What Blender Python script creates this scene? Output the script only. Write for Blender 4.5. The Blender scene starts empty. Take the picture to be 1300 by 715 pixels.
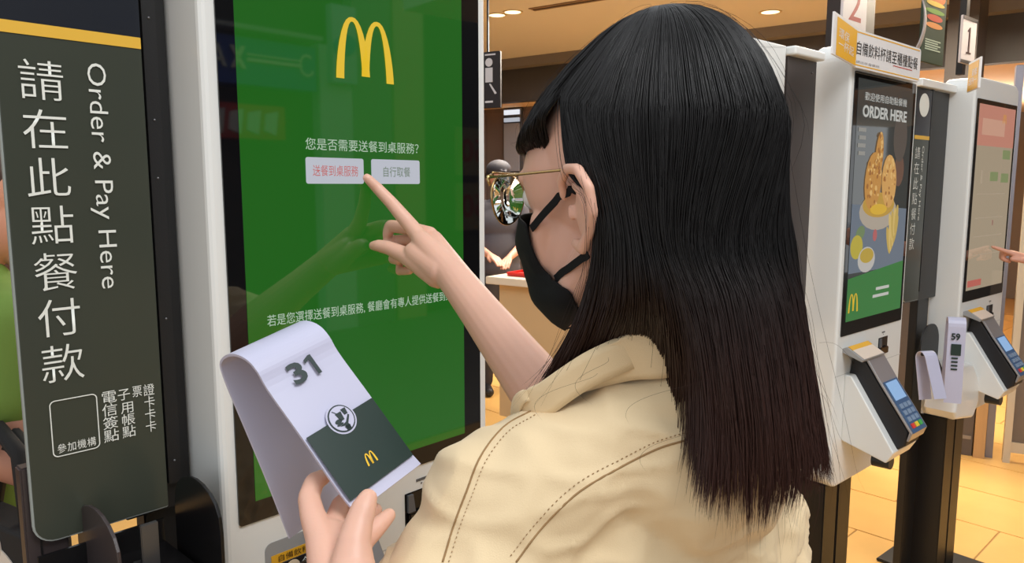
import bpy, bmesh, math, random
import numpy as np
from mathutils import Vector, Matrix, noise
from mathutils.bvhtree import BVHTree
random.seed(7); rng = np.random.default_rng(7)
S = bpy.context.scene; COL = S.collection
# ------------------------------------------------------------------ camera
F_PX, PITCH, EYE = 956.1, 0.1257, 1.55
cam_d = bpy.data.cameras.new('camera'); cam = bpy.data.objects.new('camera', cam_d); COL.objects.link(cam)
cam_d.sensor_width = 36; cam_d.lens = F_PX / 1300 * 36; cam_d.clip_start = .02; cam_d.clip_end = 200
cam.location = (0, 0, EYE); cam.rotation_euler = (math.pi/2 - PITCH, 0, 0)
S.camera = cam
# ------------------------------------------------------------------ world, lights, exposure
w = bpy.data.worlds.new('world'); S.world = w; w.use_nodes = True
nt = w.node_tree; bg = nt.nodes['Background']
sky = nt.nodes.new('ShaderNodeTexSky'); sky.sky_type = 'HOSEK_WILKIE'; sky.turbidity = 9; sky.ground_albedo = .4
sky.sun_direction = Vector((.5, -.4, .75)).normalized()
mix = nt.nodes.new('ShaderNodeMix'); mix.data_type = 'RGBA'; mix.inputs[0].default_value = .85
nt.links.new(sky.outputs[0], mix.inputs[6]); mix.inputs[7].default_value = (.93, .965, 1, 1)
nt.links.new(mix.outputs[2], bg.inputs[0]); bg.inputs[1].default_value = 1.15
S.view_settings.view_transform = 'Standard'; S.view_settings.look = 'None'
S.view_settings.exposure = -0.17; S.view_settings.gamma = 1
try: S.view_settings.use_curve_mapping = False
except Exception: pass
def area(name, loc, target, size, power, color, size_y=None):
    d = bpy.data.lights.new(name, 'AREA'); d.energy = power; d.color = color; d.size = size
    if size_y: d.shape = 'RECTANGLE'; d.size_y = size_y
    o = bpy.data.objects.new(name, d); COL.objects.link(o); o.location = loc
    o.rotation_euler = (Vector(target) - Vector(loc)).to_track_quat('-Z', 'Y').to_euler()
    return o
# daylight from the open street side, high on the right behind the camera
area('daylight_street', (1.5, -0.7, 4.3), (0.3, 1.1, 1.3), 1.6, 105, (.98, .99, 1))
# warm ceiling lamps of the dining room
area('ceiling_lamp_warm', (2.6, 4.6, 2.92), (2.5, 4.4, 0), 1.6, 210, (1, .86, .66))
area('ceiling_lamp_warm_far', (.9, 6.6, 2.92), (.8, 6.4, 0), 2.0, 150, (1, .94, .87))
area('ceiling_lamp_counter', (0.1, 5.6, 2.5), (0.0, 4.9, .9), .8, 45, (1, .88, .72))
area('hall_ceiling_uplight', (5.2, 8.6, 2.1), (5.2, 8.6, 3), 1.6, 60, (1, .86, .7))  # unseen light added below the hall ceiling, aimed up to brighten it

# ------------------------------------------------------------------ projection helpers
def ray(px, py):
    a = (px-650)/F_PX; b = (357.5-py)/F_PX; c, s = math.cos(PITCH), math.sin(PITCH)
    return Vector((a, c+b*s, -s+b*c))
def at(px, py, Y): r = ray(px, py); return Vector((0, 0, EYE)) + r*(Y/r.y)
def atz(px, py, z): r = ray(px, py); return Vector((0, 0, EYE)) + r*((z-EYE)/r.z)
def srgb(r, g, b, a=1):
    f = lambda c: (c/255/12.92) if c/255 <= .04045 else ((c/255+.055)/1.055)**2.4
    return (f(r), f(g), f(b), a)
# ------------------------------------------------------------------ materials
MATS = {}
def mat(name, col, rough=.5, metal=0, spec=.5, emit=None, es=1, bump=0, bscale=200, var=0, vscale=8, coat=0, trans=0, alpha=1, sheen=0, sss=0, stretch=None):
    if name in MATS: return MATS[name]
    m = bpy.data.materials.new(name); m.use_nodes = True; n = m.node_tree.nodes; l = m.node_tree.links
    p = n['Principled BSDF']; p.inputs['Base Color'].default_value = col; p.inputs['Roughness'].default_value = rough
    p.inputs['Metallic'].default_value = metal; p.inputs['Specular IOR Level'].default_value = spec
    p.inputs['Coat Weight'].default_value = coat; p.inputs['Coat Roughness'].default_value = .03
    p.inputs['Transmission Weight'].default_value = trans; p.inputs['Alpha'].default_value = alpha
    if sheen: p.inputs['Sheen Weight'].default_value = sheen; p.inputs['Sheen Roughness'].default_value = .5
    if sss:
        p.inputs['Subsurface Weight'].default_value = sss; p.inputs['Subsurface Radius'].default_value = (.01, .004, .002); p.inputs['Subsurface Scale'].default_value = 1
    if emit: p.inputs['Emission Color'].default_value = emit; p.inputs['Emission Strength'].default_value = es
    if bump or var:
        tc = n.new('ShaderNodeTexCoord'); mp = n.new('ShaderNodeMapping'); l.new(tc.outputs['Object'], mp.inputs[0])
        if stretch: mp.inputs['Scale'].default_value = stretch
    if var:
        t = n.new('ShaderNodeTexNoise'); t.inputs['Scale'].default_value = vscale; t.inputs['Detail'].default_value = 5
        l.new(mp.outputs[0], t.inputs['Vector'])
        r = n.new('ShaderNodeMix'); r.data_type = 'RGBA'; l.new(t.outputs['Fac'], r.inputs[0])
        r.inputs[6].default_value = tuple(c*(1-var) for c in col[:3])+(1,); r.inputs[7].default_value = tuple(min(1, c*(1+var)) for c in col[:3])+(1,)
        l.new(r.outputs[2], p.inputs['Base Color'])
    if bump:
        t2 = n.new('ShaderNodeTexNoise'); t2.inputs['Scale'].default_value = bscale; t2.inputs['Detail'].default_value = 4
        l.new(mp.outputs[0], t2.inputs['Vector']); b = n.new('ShaderNodeBump'); b.inputs['Strength'].default_value = bump; b.inputs['Distance'].default_value = .001
        l.new(t2.outputs['Fac'], b.inputs['Height']); l.new(b.outputs[0], p.inputs['Normal'])
    MATS[name] = m; return m
WHITE = mat('kiosk_white_enamel', srgb(226, 227, 224), .32, bump=.03, bscale=400, coat=.15)
BLACK = mat('black_powder_coat', srgb(22, 21, 22), .38, bump=.15, bscale=600)
BLACKGL = mat('black_glass', (.004, .004, .005, 1), .03, spec=.8)
BANNER = mat('banner_dark_olive', srgb(60, 64, 55), .28, spec=.45, var=.06, vscale=3)
GOLD = mat('gold_stripe_print', srgb(226, 178, 62), .4)
PRINT = mat('white_print', srgb(226, 228, 220), .5)
GREYM = mat('grey_metal', srgb(120, 120, 122), .3, .8)
TENT = mat('lavender_white_plastic', srgb(188, 188, 210), .35, coat=.1)
DGREEN = mat('dark_green_print', srgb(16, 42, 36), .4)
def screen_mat(name, col, s=1.0):
    return mat(name, (.004, .004, .004, 1), .03, spec=.95, emit=col, es=s)
SCREEN = screen_mat('green_lit_display', srgb(30, 98, 24))
def emis(name, col, s=1): return mat(name, (.02, .02, .02, 1), .5, emit=col, es=s)
SKIN = mat('skin', srgb(222, 174, 152), .45, sss=.12, bump=.12, bscale=350, var=.05, vscale=25)
SKIN2 = mat('skin_far', srgb(204, 146, 122), .5)
# ------------------------------------------------------------------ object helpers
def link(name, me, m=None, parent=None, smooth=False):
    o = bpy.data.objects.new(name, me); COL.objects.link(o)
    if m is not None:
        for mm in (m if isinstance(m, (list, tuple)) else [m]): me.materials.append(mm)
    if smooth: me.polygons.foreach_set('use_smooth', [True]*len(me.polygons))
    if parent: o.parent = parent
    return o
def tag(o, label, cat, group=None, kind=None):
    if label: o['label'] = label
    if cat: o['category'] = cat
    if group: o['group'] = group
    if kind: o['kind'] = kind
    return o
def empty(name, loc=(0, 0, 0), rz=0, label=None, cat=None, group=None):
    o = bpy.data.objects.new(name, None); COL.objects.link(o); o.location = loc; o.rotation_euler = (0, 0, rz); o.empty_display_size = .1
    return tag(o, label, cat, group)
def pyd(name, v, f, m, parent=None, smooth=False):
    me = bpy.data.meshes.new(name); me.from_pydata([tuple(a) for a in v], [], f); me.update()
    bm = bmesh.new(); bm.from_mesh(me); bmesh.ops.recalc_face_normals(bm, faces=bm.faces); bm.to_mesh(me); bm.free()
    return link(name, me, m, parent, smooth)
def bmo(name, bm, m, parent=None, smooth=False):
    me = bpy.data.meshes.new(name); bmesh.ops.recalc_face_normals(bm, faces=bm.faces); bm.to_mesh(me); bm.free(); return link(name, me, m, parent, smooth)
def add_box(bm, x0, x1, y0, y1, z0, z1, bev=0):
    g = bmesh.ops.create_cube(bm, size=1)['verts']
    for v in g: v.co = Vector(((x0+x1)/2 + v.co.x*(x1-x0), (y0+y1)/2 + v.co.y*(y1-y0), (z0+z1)/2 + v.co.z*(z1-z0)))
    if bev:
        es = list({e for v in g for e in v.link_edges}); bmesh.ops.bevel(bm, geom=es, offset=bev, segments=2, affect='EDGES')
def box(name, x0, x1, y0, y1, z0, z1, m, parent=None, bev=0):
    bm = bmesh.new(); add_box(bm, x0, x1, y0, y1, z0, z1, bev); return bmo(name, bm, m, parent)
def prism(name, pts, d, m, parent=None, bev=0, axis='y', smooth=False, seg=3):
    """pts: 2D outline. axis y -> (x,z) outline extruded from d[0] to d[1] in y; axis x -> (y,z) outline"""
    bm = bmesh.new()
    f = (lambda a, b: (a, d[0], b)) if axis == 'y' else ((lambda a, b: (d[0], a, b)) if axis == 'x' else (lambda a, b: (a, b, d[0])))
    vs = [bm.verts.new(f(*p)) for p in pts]; fc = bm.faces.new(vs)
    r = bmesh.ops.extrude_face_region(bm, geom=[fc]); ev = [g for g in r['geom'] if isinstance(g, bmesh.types.BMVert)]
    dv = {'y': Vector((0, d[1]-d[0], 0)), 'x': Vector((d[1]-d[0], 0, 0)), 'z': Vector((0, 0, d[1]-d[0]))}[axis]
    for v in ev: v.co += dv
    bmesh.ops.recalc_face_normals(bm, faces=bm.faces)
    if bev:
        es = [e for e in bm.edges if len(e.link_faces) == 2 and e.calc_face_angle() > .9]
        bmesh.ops.bevel(bm, geom=es, offset=bev, segments=seg, affect='EDGES', profile=.5)
    return bmo(name, bm, m, parent, smooth)
def rrect(x0, x1, z0, z1, r, n=6):
    if not isinstance(r, (list, tuple)): r = [r]*4   # bl br tr tl
    out = []
    for (cx, cz, a0, rr) in ((x0, z0, 180, r[0]), (x1, z0, 270, r[1]), (x1, z1, 0, r[2]), (x0, z1, 90, r[3])):
        sx = 1 if cx == x0 else -1; sz = 1 if cz == z0 else -1
        if rr <= 0: out.append((cx, cz)); continue
        for i in range(n+1):
            a = math.radians(a0 + 90*i/n); out.append((cx+sx*rr+rr*math.cos(a), cz+sz*rr+rr*math.sin(a)))
    return out
def plate(name, pts, y, m, parent, t=.0006): return prism(name, pts, (y, y+t), m, parent)
def text_mesh(s, offset=0.0, spacing=1.0, line=1.0, shear=0.0, align='LEFT', extrude=.0):
    c = bpy.data.curves.new('text', 'FONT'); c.body = s; c.offset = offset; c.space_character = spacing; c.space_line = line; c.shear = shear; c.resolution_u = 3
    c.align_x = align; c.extrude = extrude
    o = bpy.data.objects.new('text', c); COL.objects.link(o)
    me = bpy.data.meshes.new_from_object(o.evaluated_get(bpy.context.evaluated_depsgraph_get()))
    bpy.data.objects.remove(o); bpy.data.curves.remove(c); me.materials.clear(); return me
def text_box(name, s, x0, x1, z0, z1, y, m, parent, rot=0, bold=0, **k):
    """text fitted to the rectangle x0..x1, z0..z1 on the local plane y, facing -y; rot in quarter turns clockwise"""
    me = text_mesh(s, **k); n = len(me.vertices); a = np.empty(n*3); me.vertices.foreach_get('co', a); a = a.reshape(-1, 3)
    for _ in range(rot): a[:, [0, 1]] = np.stack([a[:, 1], -a[:, 0]], 1)
    mn, mx = a.min(0), a.max(0)
    b = np.zeros_like(a); b[:, 0] = x0+(a[:, 0]-mn[0])/(mx[0]-mn[0])*(x1-x0); b[:, 2] = z0+(a[:, 1]-mn[1])/(mx[1]-mn[1])*(z1-z0); b[:, 1] = y
    me.vertices.foreach_set('co', b.ravel()); me.update()
    return link(name, me, m, parent)
def arches(name, x0, x1, z0, z1, y, m, parent, t=.0004):
    bm = bmesh.new(); W = x1-x0; H = z1-z0
    def arch(cx, hw, th, zb_l, zb_r):
        N = 18; out = []; inn = []
        for i in range(N+1):
            tt = -1+2*i/N; s = math.sin(tt*math.pi/2); hh = (1-abs(s)**2.3)**(1/1.5)
            zb = zb_l if s < 0 else zb_r
            out.append((cx+hw*s, zb+(1-zb)*hh)); 
            s2 = s; inn.append((cx+(hw-th)*s2, zb+(.93-zb)*hh))
        for i in range(N):
            vs = [bm.verts.new((x0+p[0]*W, yy, z0+p[1]*H)) for yy in (y, y+t) for p in (out[i], out[i+1], inn[i+1], inn[i])]
            for f in ((0, 1, 2, 3), (7, 6, 5, 4), (0, 4, 5, 1), (2, 6, 7, 3)): bm.faces.new([vs[j] for j in f])
    arch(.285, .285, .13, 0, .07); arch(.715, .285, .13, .07, 0)
    return bmo(name, bm, m, parent)
def tube(name, pts, r, m, parent=None, seg=8, closed=False, bm=None):
    own = bm is None
    if own: bm = bmesh.new()
    pts = [Vector(p) for p in pts]; n = len(pts); rings = []
    up = Vector((0, 0, 1)); prev = None
    for i, p in enumerate(pts):
        if closed: t = pts[(i+1) % n]-pts[i-1]
        else: t = pts[min(i+1, n-1)]-pts[max(i-1, 0)]
        t.normalize()
        if prev is None: a = t.orthogonal().normalized()
        else: a = (prev - t*prev.dot(t)).normalized()
        prev = a; b = t.cross(a); rr = r[i] if isinstance(r, (list, tuple)) else r
        rings.append([bm.verts.new(p+(a*math.cos(2*math.pi*k/seg)+b*math.sin(2*math.pi*k/seg))*rr) for k in range(seg)])
    for i in range(n if closed else n-1):
        A, B = rings[i], rings[(i+1) % n]
        for k in range(seg): bm.faces.new((A[k], A[(k+1) % seg], B[(k+1) % seg], B[k]))
    if not closed: bm.faces.new(rings[0][::-1]); bm.faces.new(rings[-1])
    if own: return bmo(name, bm, m, parent, True)
def crs(P, n):
    """Catmull-Rom resample of a list of vectors"""
    P = np.array([tuple(p) for p in P], float); Q = np.vstack([2*P[0]-P[1], P, 2*P[-1]-P[-2]]); out = []
    k = len(P)-1
    for i in range(n):
        u = i/(n-1)*k; j = min(int(u), k-1); t = u-j; a, b, c, d = Q[j], Q[j+1], Q[j+2], Q[j+3]
        out.append(.5*((2*b)+(-a+c)*t+(2*a-5*b+4*c-d)*t*t+(-a+3*b-3*c+d)*t**3))
    return np.array(out)
def noise2(m, col2, scale=3): pass

# ================================================================== SETTING
u_az = .8168; U2 = Vector((math.sin(u_az), math.cos(u_az), 0))
A = atz(617, 81, 3.0); B = atz(1040, 30, 3.0); dv = (B-A).normalized(); nv = Vector((-dv.y, dv.x, 0))   # nv points away from the camera
if nv.y < 0: nv = -nv
rzw = math.atan2(dv.y, dv.x)
WALLM = mat('brown_laminate', srgb(66, 63, 63), .5, bump=.1, bscale=60, var=.08, vscale=5, stretch=(8, 8, .4))
CEIL = mat('beige_ceiling_paint', srgb(206, 202, 198), .8, bump=.05, bscale=80)
FLOORM = mat('beige_porcelain_tile', srgb(224, 176, 104), .3, var=.10, vscale=6, bump=.02, bscale=30)
GROUT = mat('tile_grout', srgb(176, 138, 88), .9, bump=.2)
fl = box('floor', -9, 9, -6, 14, -.12, -.004, GROUT); tag(fl, None, None, kind='structure')
tb = bmesh.new(); add_box(tb, -.447, .447, -.222, .222, -.006, .0, .0015)
tme = bpy.data.meshes.new('floor_tile'); tb.to_mesh(tme); tb.free(); tme.materials.append(FLOORM)
k = 0
for i in range(-4, 12):
    for j in range(2, 24):
        c = U2*(j*.45) + Vector((U2.y, -U2.x, 0))*((i+.5*(j % 2))*.9-2.2)
        if not (.4 < c.y < 9.5 and abs(c.x) < .75*c.y+1.1): continue
        t = bpy.data.objects.new('floor_tile', tme); COL.objects.link(t); t.parent = fl; t.location = (c.x, c.y, 0); t.rotation_euler = (0, 0, math.pi-u_az); k += 1
def wallbox(name, s0, s1, d0, d1, z0, z1, m, parent=None):
    """box in the frame of the far wall: s along it, d behind it"""
    bm = bmesh.new(); add_box(bm, s0, s1, d0, d1, z0, z1)
    M = Matrix.Translation((A.x, A.y, 0)) @ Matrix.Rotation(rzw, 4, 'Z')
    if nv.dot(Vector((-dv.y, dv.x, 0))) < 0: M = M @ Matrix.Scale(-1, 4, (0, 1, 0))
    bmesh.ops.transform(bm, matrix=M, verts=bm.verts)
    return bmo(name, bm, m, parent)
# ceiling cut back short of the kiosks so sky light reaches them
c0 = wallbox('ceiling', -7, 9.5, -3.6, .0, 3.0, 3.15, CEIL); tag(c0, None, None, kind='structure')
tag(wallbox('trim_1', -7, 9.5, -.14, .0, 2.90, 3.0, mat('grey_ceiling_trim', srgb(120, 114, 110), .6)), None, None, kind='structure')  # plain grey strip along the ceiling edge
tag(wallbox('wall_back', -7, 9.5, .0, .12, 2.53, 3.0, WALLM), None, None, kind='structure')
tag(wallbox('wall_far', -7, 12, 5.2, 5.3, 0, 3.0, mat('taupe_wall', srgb(120, 108, 98), .7, var=.1, vscale=2)), None, None, kind='structure')
c1 = wallbox('ceiling_hall', -7, 12, .12, 5.2, 2.55, 2.65, mat('warm_hall_ceiling', srgb(232, 200, 160), .7)); c1.name = 'ceiling_hall'; tag(c1, None, None, kind='structure')
# kitchen pass wall to the left, behind the counter
kw = wallbox('wall_kitchen', -4.5, 2.1, .7, .8, 0, 2.55, mat('grey_steel_wall', srgb(126, 112, 108), .35, .3, var=.15, vscale=3, stretch=(6, 6, .3))); tag(kw, None, None, kind='structure')
for i in range(9): wallbox('wall_panel', -2.2+i*.42, -1.82+i*.42, .685, .70, .0, 2.5, mat('grey_steel_panel', srgb(134, 120, 115), .3, .4, var=.15, vscale=3), kw)
# left boundary wall and street side wall (behind the passers-by)
lw = box('wall_left', -3.6, -3.5, 1.2, 13, 0, 3.0, mat('dark_brown_wall', srgb(74, 50, 44), .6, var=.1)); tag(lw, None, None, kind='structure')
# ceiling slot (air diffuser) and downlights
pa, pb = atz(675, 12, 2.999), atz(775, -4, 2.999)
def downlight(px, py, label, r=.075, sq=False):
    p = atz(px, py, 3.0); e = empty('downlight', p, rzw, label, 'ceiling light', 'ceiling downlights')
    bm = bmesh.new(); n = 24
    vo = [bm.verts.new((r*1.25*math.cos(2*math.pi*i/n), r*1.25*math.sin(2*math.pi*i/n), -.006)) for i in range(n)]
    vi = [bm.verts.new((r*math.cos(2*math.pi*i/n), r*math.sin(2*math.pi*i/n), -.006)) for i in range(n)]
    vu = [bm.verts.new((r*math.cos(2*math.pi*i/n), r*math.sin(2*math.pi*i/n), 0)) for i in range(n)]
    vt = [bm.verts.new((r*1.25*math.cos(2*math.pi*i/n), r*1.25*math.sin(2*math.pi*i/n), 0)) for i in range(n)]
    for i in range(n):
        j = (i+1) % n
        for a_, b_ in ((vo, vi), (vi, vu), (vt, vo)): bm.faces.new((a_[i], a_[j], b_[j], b_[i]))
    bmo('bezel', bm, mat('downlight_bezel', srgb(205, 190, 160), .4), e)
    bm = bmesh.new(); bmesh.ops.create_cone(bm, cap_ends=True, segments=24, radius1=r*.98, radius2=r*.98, depth=.002, matrix=Matrix.Translation((0, 0, -.002)))
    bmo('lamp', bm, emis('warm_lamp', (1, .78, .45, 1), 3.0), e)
downlight(631, 19, 'left one of the paired warm ceiling downlights beside the big screen', .07)
downlight(651, 15, 'right one of the paired warm ceiling downlights beside the big screen', .07)
downlight(617, 68, 'small warm downlight far back above the restroom sign', .08)
downlight(978, 15, 'single warm downlight right of the dark-haired head', .075)
sl = empty('air_slot', (pa+pb)/2, math.atan2((pb-pa).y, (pb-pa).x), 'long grey slot diffuser in the beige ceiling', 'air vent')
Ls = (pb-pa).length/2
box('slot_frame', -Ls, Ls, -.05, .05, -.006, 0, mat('slot_grey', srgb(128, 106, 84), .6), sl); box('slat', -Ls+.02, Ls-.02, -.012, .012, -.011, -.006, mat('slot_dark', srgb(84, 68, 54), .6), sl)

# counter -----------------------------------------------------------
ct = empty('serving_counter', label='beige serving counter with pale worktop behind the arm', cat='counter')
cp0, cp1 = atz(622, 351, 1.0), atz(680, 360, 1.0); cd = dv
def cbox(name, s0, s1, d0, d1, z0, z1, m, parent, bev=0):
    bm = bmesh.new(); add_box(bm, s0, s1, d0, d1, z0, z1, bev); bmesh.ops.transform(bm, matrix=Matrix.Translation((cp0.x, cp0.y, 0)) @ Matrix.Rotation(rzw, 4, 'Z'), verts=bm.verts); return bmo(name, bm, m, parent)
CB = mat('counter_beige_laminate', srgb(206, 176, 134), .5, var=.06, vscale=2)
cbox('worktop', -.02, 1.5, -.02, .7, .955, 1.0, mat('pale_worktop', srgb(232, 218, 196), .3), ct, .004)
cbox('front_panel', .05, 1.46, .03, .66, .12, .955, CB, ct)
cbox('toe_kick', .09, 1.42, .06, .6, 0, .12, mat('counter_toe_kick', srgb(30, 26, 26), .5), ct)
def tray(s, d, label, col, w=.22, h=.05, z=1.0):
    e = empty('serving_tray', (cp0.x, cp0.y, 0), rzw, label, 'tray')
    bm = bmesh.new(); add_box(bm, s, s+w, d, d+.16, z+.001, z+.012, .003)
    for a in ((s, s+w, d, d+.008), (s, s+w, d+.152, d+.16), (s, s+.008, d+.009, d+.151), (s+w-.008, s+w, d+.009, d+.151)): add_box(bm, *a, z+.012, z+h)
    bmo('tray_body', bm, mat('red_plastic'+str(col), srgb(*col), .3), e)
tray(.07, .08, 'low red tray on the counter below the glasses', (210, 40, 34), .2, .025)
hb = empty('order_display', (cp0.x, cp0.y, 0), rzw, 'red and black box unit standing further back on the counter', 'display unit')
bm = bmesh.new(); add_box(bm, .02, .34, .42, .62, 1.002, 1.16, .01); bmo('housing', bm, mat('dark_housing', srgb(40, 30, 30), .4), hb)
bm = bmesh.new(); add_box(bm, .03, .33, .41, .43, 1.13, 1.22, .005); bmo('lit_panel', bm, emis('red_lit_panel', srgb(226, 60, 44), .9), hb)
# window light strip on kitchen wall
def wallpix(px, py, off=0.0):
    r = ray(px, py); o = A + nv*off; t = ((o.x)*nv.x+(o.y)*nv.y)/(r.x*nv.x+r.y*nv.y); return Vector((0, 0, EYE)) + r*t
def svec(p): return (p-A).dot(dv)
q0, q1 = wallpix(642, 176, .66), wallpix(661, 139, .66)
lp = empty('lit_menu_light', label='pale lit panel high on the kitchen wall left of the fringe', cat='light panel')
wallbox('panel_frame', svec(q0)-.02, svec(q1)+.02, .64, .684, q0.z-.45, q1.z+.02, GREYM, lp)
wallbox('light_bar', svec(q0), svec(q1), .62, .639, q1.z-.06, q1.z, emis('cool_tube', (.9, .93, 1, 1), 1.0), lp)
wallbox('light_bar', svec(q0), svec(q1), .62, .639, q1.z-.15, q1.z-.10, emis('cool_tube_dim', (.6, .63, .7, 1), .8), lp)
wallbox('lower_panel', svec(q0), svec(q1), .62, .639, q0.z-.42, q1.z-.17, mat('pale_panel', srgb(150, 152, 165), .4), lp)
# restroom sign hanging
sg = empty('hanging_sign', at(622, 99, 5.2), -math.radians(28), 'black hanging sign with white restroom figure beside the screen edge', 'sign')
sx = .0544
box('sign_board', -.12, .085, -.012, .012, -.2, .17, mat('sign_black', srgb(34, 28, 28), .5), sg, .003)
box('hanger', -.02, -.008, -.005, .005, .17, 1.75-.2, BLACK, sg)
WS = mat('sign_white', srgb(205, 205, 210), .5)
bm = bmesh.new(); bmesh.ops.create_cone(bm, cap_ends=True, segments=16, radius1=.028, radius2=.028, depth=.002, matrix=Matrix.Translation((.0, -.0135, .10)) @ Matrix.Rotation(math.pi/2, 4, 'X')); add_box(bm, -.028, .028, -.0145, -.0125, -.03, .065)
bmo('pictogram', bm, WS, sg)
prism('pictogram_slash', [(.0, -.04), (.012, -.04), (.06, -.105), (.045, -.11)], (-.0145, -.0125), WS, sg)
box('pictogram_bar', -.03, .05, -.0145, -.0125, .145, .155, WS, sg); box('pictogram_bar', -.03, .03, -.0145, -.0125, -.165, -.152, WS, sg)

# ================================================================== KIOSKS
KPOS = {1: (-.3485, .9135, .7519), 2: (.9453, 2.133, .8402), 3: (1.6816, 2.7832, .8666)}
def kiosk_root(k, name, label, cat, group=None):
    X, Y, a = KPOS[k]; return empty(name, (X, Y, 0), math.pi/2-a, label, cat, group)
def KNOB(e):
    bm = bmesh.new(); bmesh.ops.create_cone(bm, cap_ends=True, segments=20, radius1=.022, radius2=.02, depth=.05, matrix=Matrix.Translation((.10, -.100, .752)) @ Matrix.Rotation(math.pi/2, 4, 'X'))
    bmo('scanner_knob', bm, mat('knob_black', srgb(34, 38, 42), .35), e)
def kiosk(k, label):
    e = kiosk_root(k, 'order_kiosk', label, 'kiosk', 'self-order kiosks')
    prism('body', rrect(-.019, .449, .66, 1.945, [.05, .10, .05, .05], 8), (.0, .112), WHITE, e, .008, smooth=False)
    g = plate('bezel_glass', rrect(0, .43, 1.119, 1.867, .004, 3), -.0025, BLACKGL, e, .003)
    bz = plate('seam', [(-.0185, 1.002), (.4485, 1.002), (.4485, 1.004), (-.0185, 1.004)], -.0003, mat('seam_grey', srgb(190, 190, 186), .5), e, .0004)
    # twin posts and foot plate
    box('post', .0, .085, .02, .15, .012, .665, BLACK, e, .003); box('post', .094, .18, .02, .15, .012, .665, BLACK, e, .003)
    box('foot_plate', .0, .30, -.08, .25, 0, .012, BLACK, e, .003)
    # receipt slot
    s = box('receipt_slot', .268, .335, -.0015, .01, 1.024, 1.079, mat('slot_black', srgb(16, 15, 16), .25), e, .0007)
    box('slot_lip', .272, .331, -.008, -.0016, 1.026, 1.048, BLACKGL, s, .002)
    prism('slot_flap', [(.271, 1.049), (.285, 1.049), (.281, 1.077), (.271, 1.077)], (-.006, -.0016), mat('smoked_flap', srgb(90, 92, 96), .1), s)
    for i in range(4): box('slot_print', .291+i*.0055, .2955+i*.0055, -.0012, -.0002, 1.0925, 1.0965, mat('grey_ink', srgb(92, 92, 92), .6), s)
    prism('slot_arrow', [(.3, 1.089), (.303, 1.089), (.3015, 1.086)], (-.0012, -.0002), mat('grey_ink', srgb(92, 92, 92), .6), s)
    # bracket and payment terminal
    prism('terminal_bracket', [(.001, 1.0), (-.018, 1.0), (-.150, .80), (-.13, .765), (.001, .80)], (.045, .215), WHITE, e, .004, axis='x')
    t = bpy.data.objects.new('card_terminal', None)
    tr = prism('card_terminal', [(-.010, 1.045), (-.035, 1.06), (-.085, .985), (-.175, .86), (-.168, .818), (-.145, .800), (-.06, .90), (.004, .99)], (.075, .175), mat('terminal_black', srgb(26, 26, 30), .45), e, .006, axis='x')
    prism('terminal_cover', [(-.038, 1.062), (-.050, 1.058), (-.098, .985), (-.187, .86), (-.178, .835), (-.172, .835), (-.178, .862), (-.088, .988)], (.07, .18), mat('terminal_silver', srgb(160, 158, 160), .3, .5), tr, .002, axis='x')
    def slant(name, u0, u1, x0, x1, m, h=.002):
        p0 = Vector((0, -.098, .985)); p1 = Vector((0, -.187, .86)); d = p1-p0; n = Vector((0, -d.z, d.y)).normalized()
        n = Vector((0, d.z, -d.y)).normalized()
        if n.y > 0: n = -n
        a, b = p0+d*u0, p0+d*u1
        vs = [Vector((x, 0, 0))+q+n*hh for hh in (.0003, h) for (x, q) in ((x0, a), (x1, a), (x1, b), (x0, b))]
        return pyd(name, vs, [(0, 1, 2, 3), (4, 5, 6, 7), (0, 1, 5, 4), (1, 2, 6, 5), (2, 3, 7, 6), (3, 0, 4, 7)], m, tr)
    slant('terminal_face', -.03, 1.0, .078, .172, mat('terminal_blue_grey', srgb(62, 92, 128), .35), .0015)
    slant('terminal_screen', .0, .36, .088, .162, emis('terminal_lit', srgb(150, 190, 235), .9), .0025)
    KM = mat('key_grey', srgb(120, 140, 165), .4)
    for r in range(4):
        for c in range(3):
            km = KM if r < 3 else mat('key_%d' % c, srgb(*((210, 60, 50), (226, 196, 60), (70, 170, 80))[c]), .4)
            slant('key', .44+r*.13, .53+r*.13, .088+c*.026, .108+c*.026, km, .004)
    # sticker tray above the terminal
    KNOB(e)
    if k == 1: return e
    tt = prism('sticker_tray', [(.0005, 1.082), (-.012, 1.088), (-.062, 1.058), (-.058, 1.051), (.0005, 1.070)], (.02, .165), mat('tray_grey', srgb(150, 150, 150), .4), e, .001, axis='x')
    def tilt(name, v0, v1, x0, x1, m):
        p0 = Vector((0, -.012, 1.0885)); p1 = Vector((0, -.062, 1.0585)); a = p0.lerp(p1, v0); b = p0.lerp(p1, v1); n = Vector((0, -.5, .86))*.0008
        vs = [Vector((x, 0, 0))+q+n*h for h in (.2, 1.4) for (x, q) in ((x0, a), (x1, a), (x1, b), (x0, b))]
        return pyd(name, vs, [(0, 1, 2, 3), (4, 5, 6, 7), (0, 1, 5, 4), (1, 2, 6, 5), (2, 3, 7, 6), (3, 0, 4, 7)], m, tt)
    tilt('sticker_stripe', .02, .3, .027, .158, mat('sticker_yellow', srgb(222, 165, 40), .5)); tilt('sticker', .3, .98, .027, .158, mat('sticker_black' if k == 1 else 'sticker_cream', srgb(40, 36, 34) if k == 1 else srgb(214, 196, 180), .5))
    return e
k1 = kiosk(1, 'large white order kiosk with bright green touchscreen being tapped')
k2 = kiosk(2, 'white order kiosk showing fried chicken advert, right of the dark hair')
k3 = kiosk(3, 'white order kiosk with pale pink menu screen, rightmost of the three')
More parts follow.
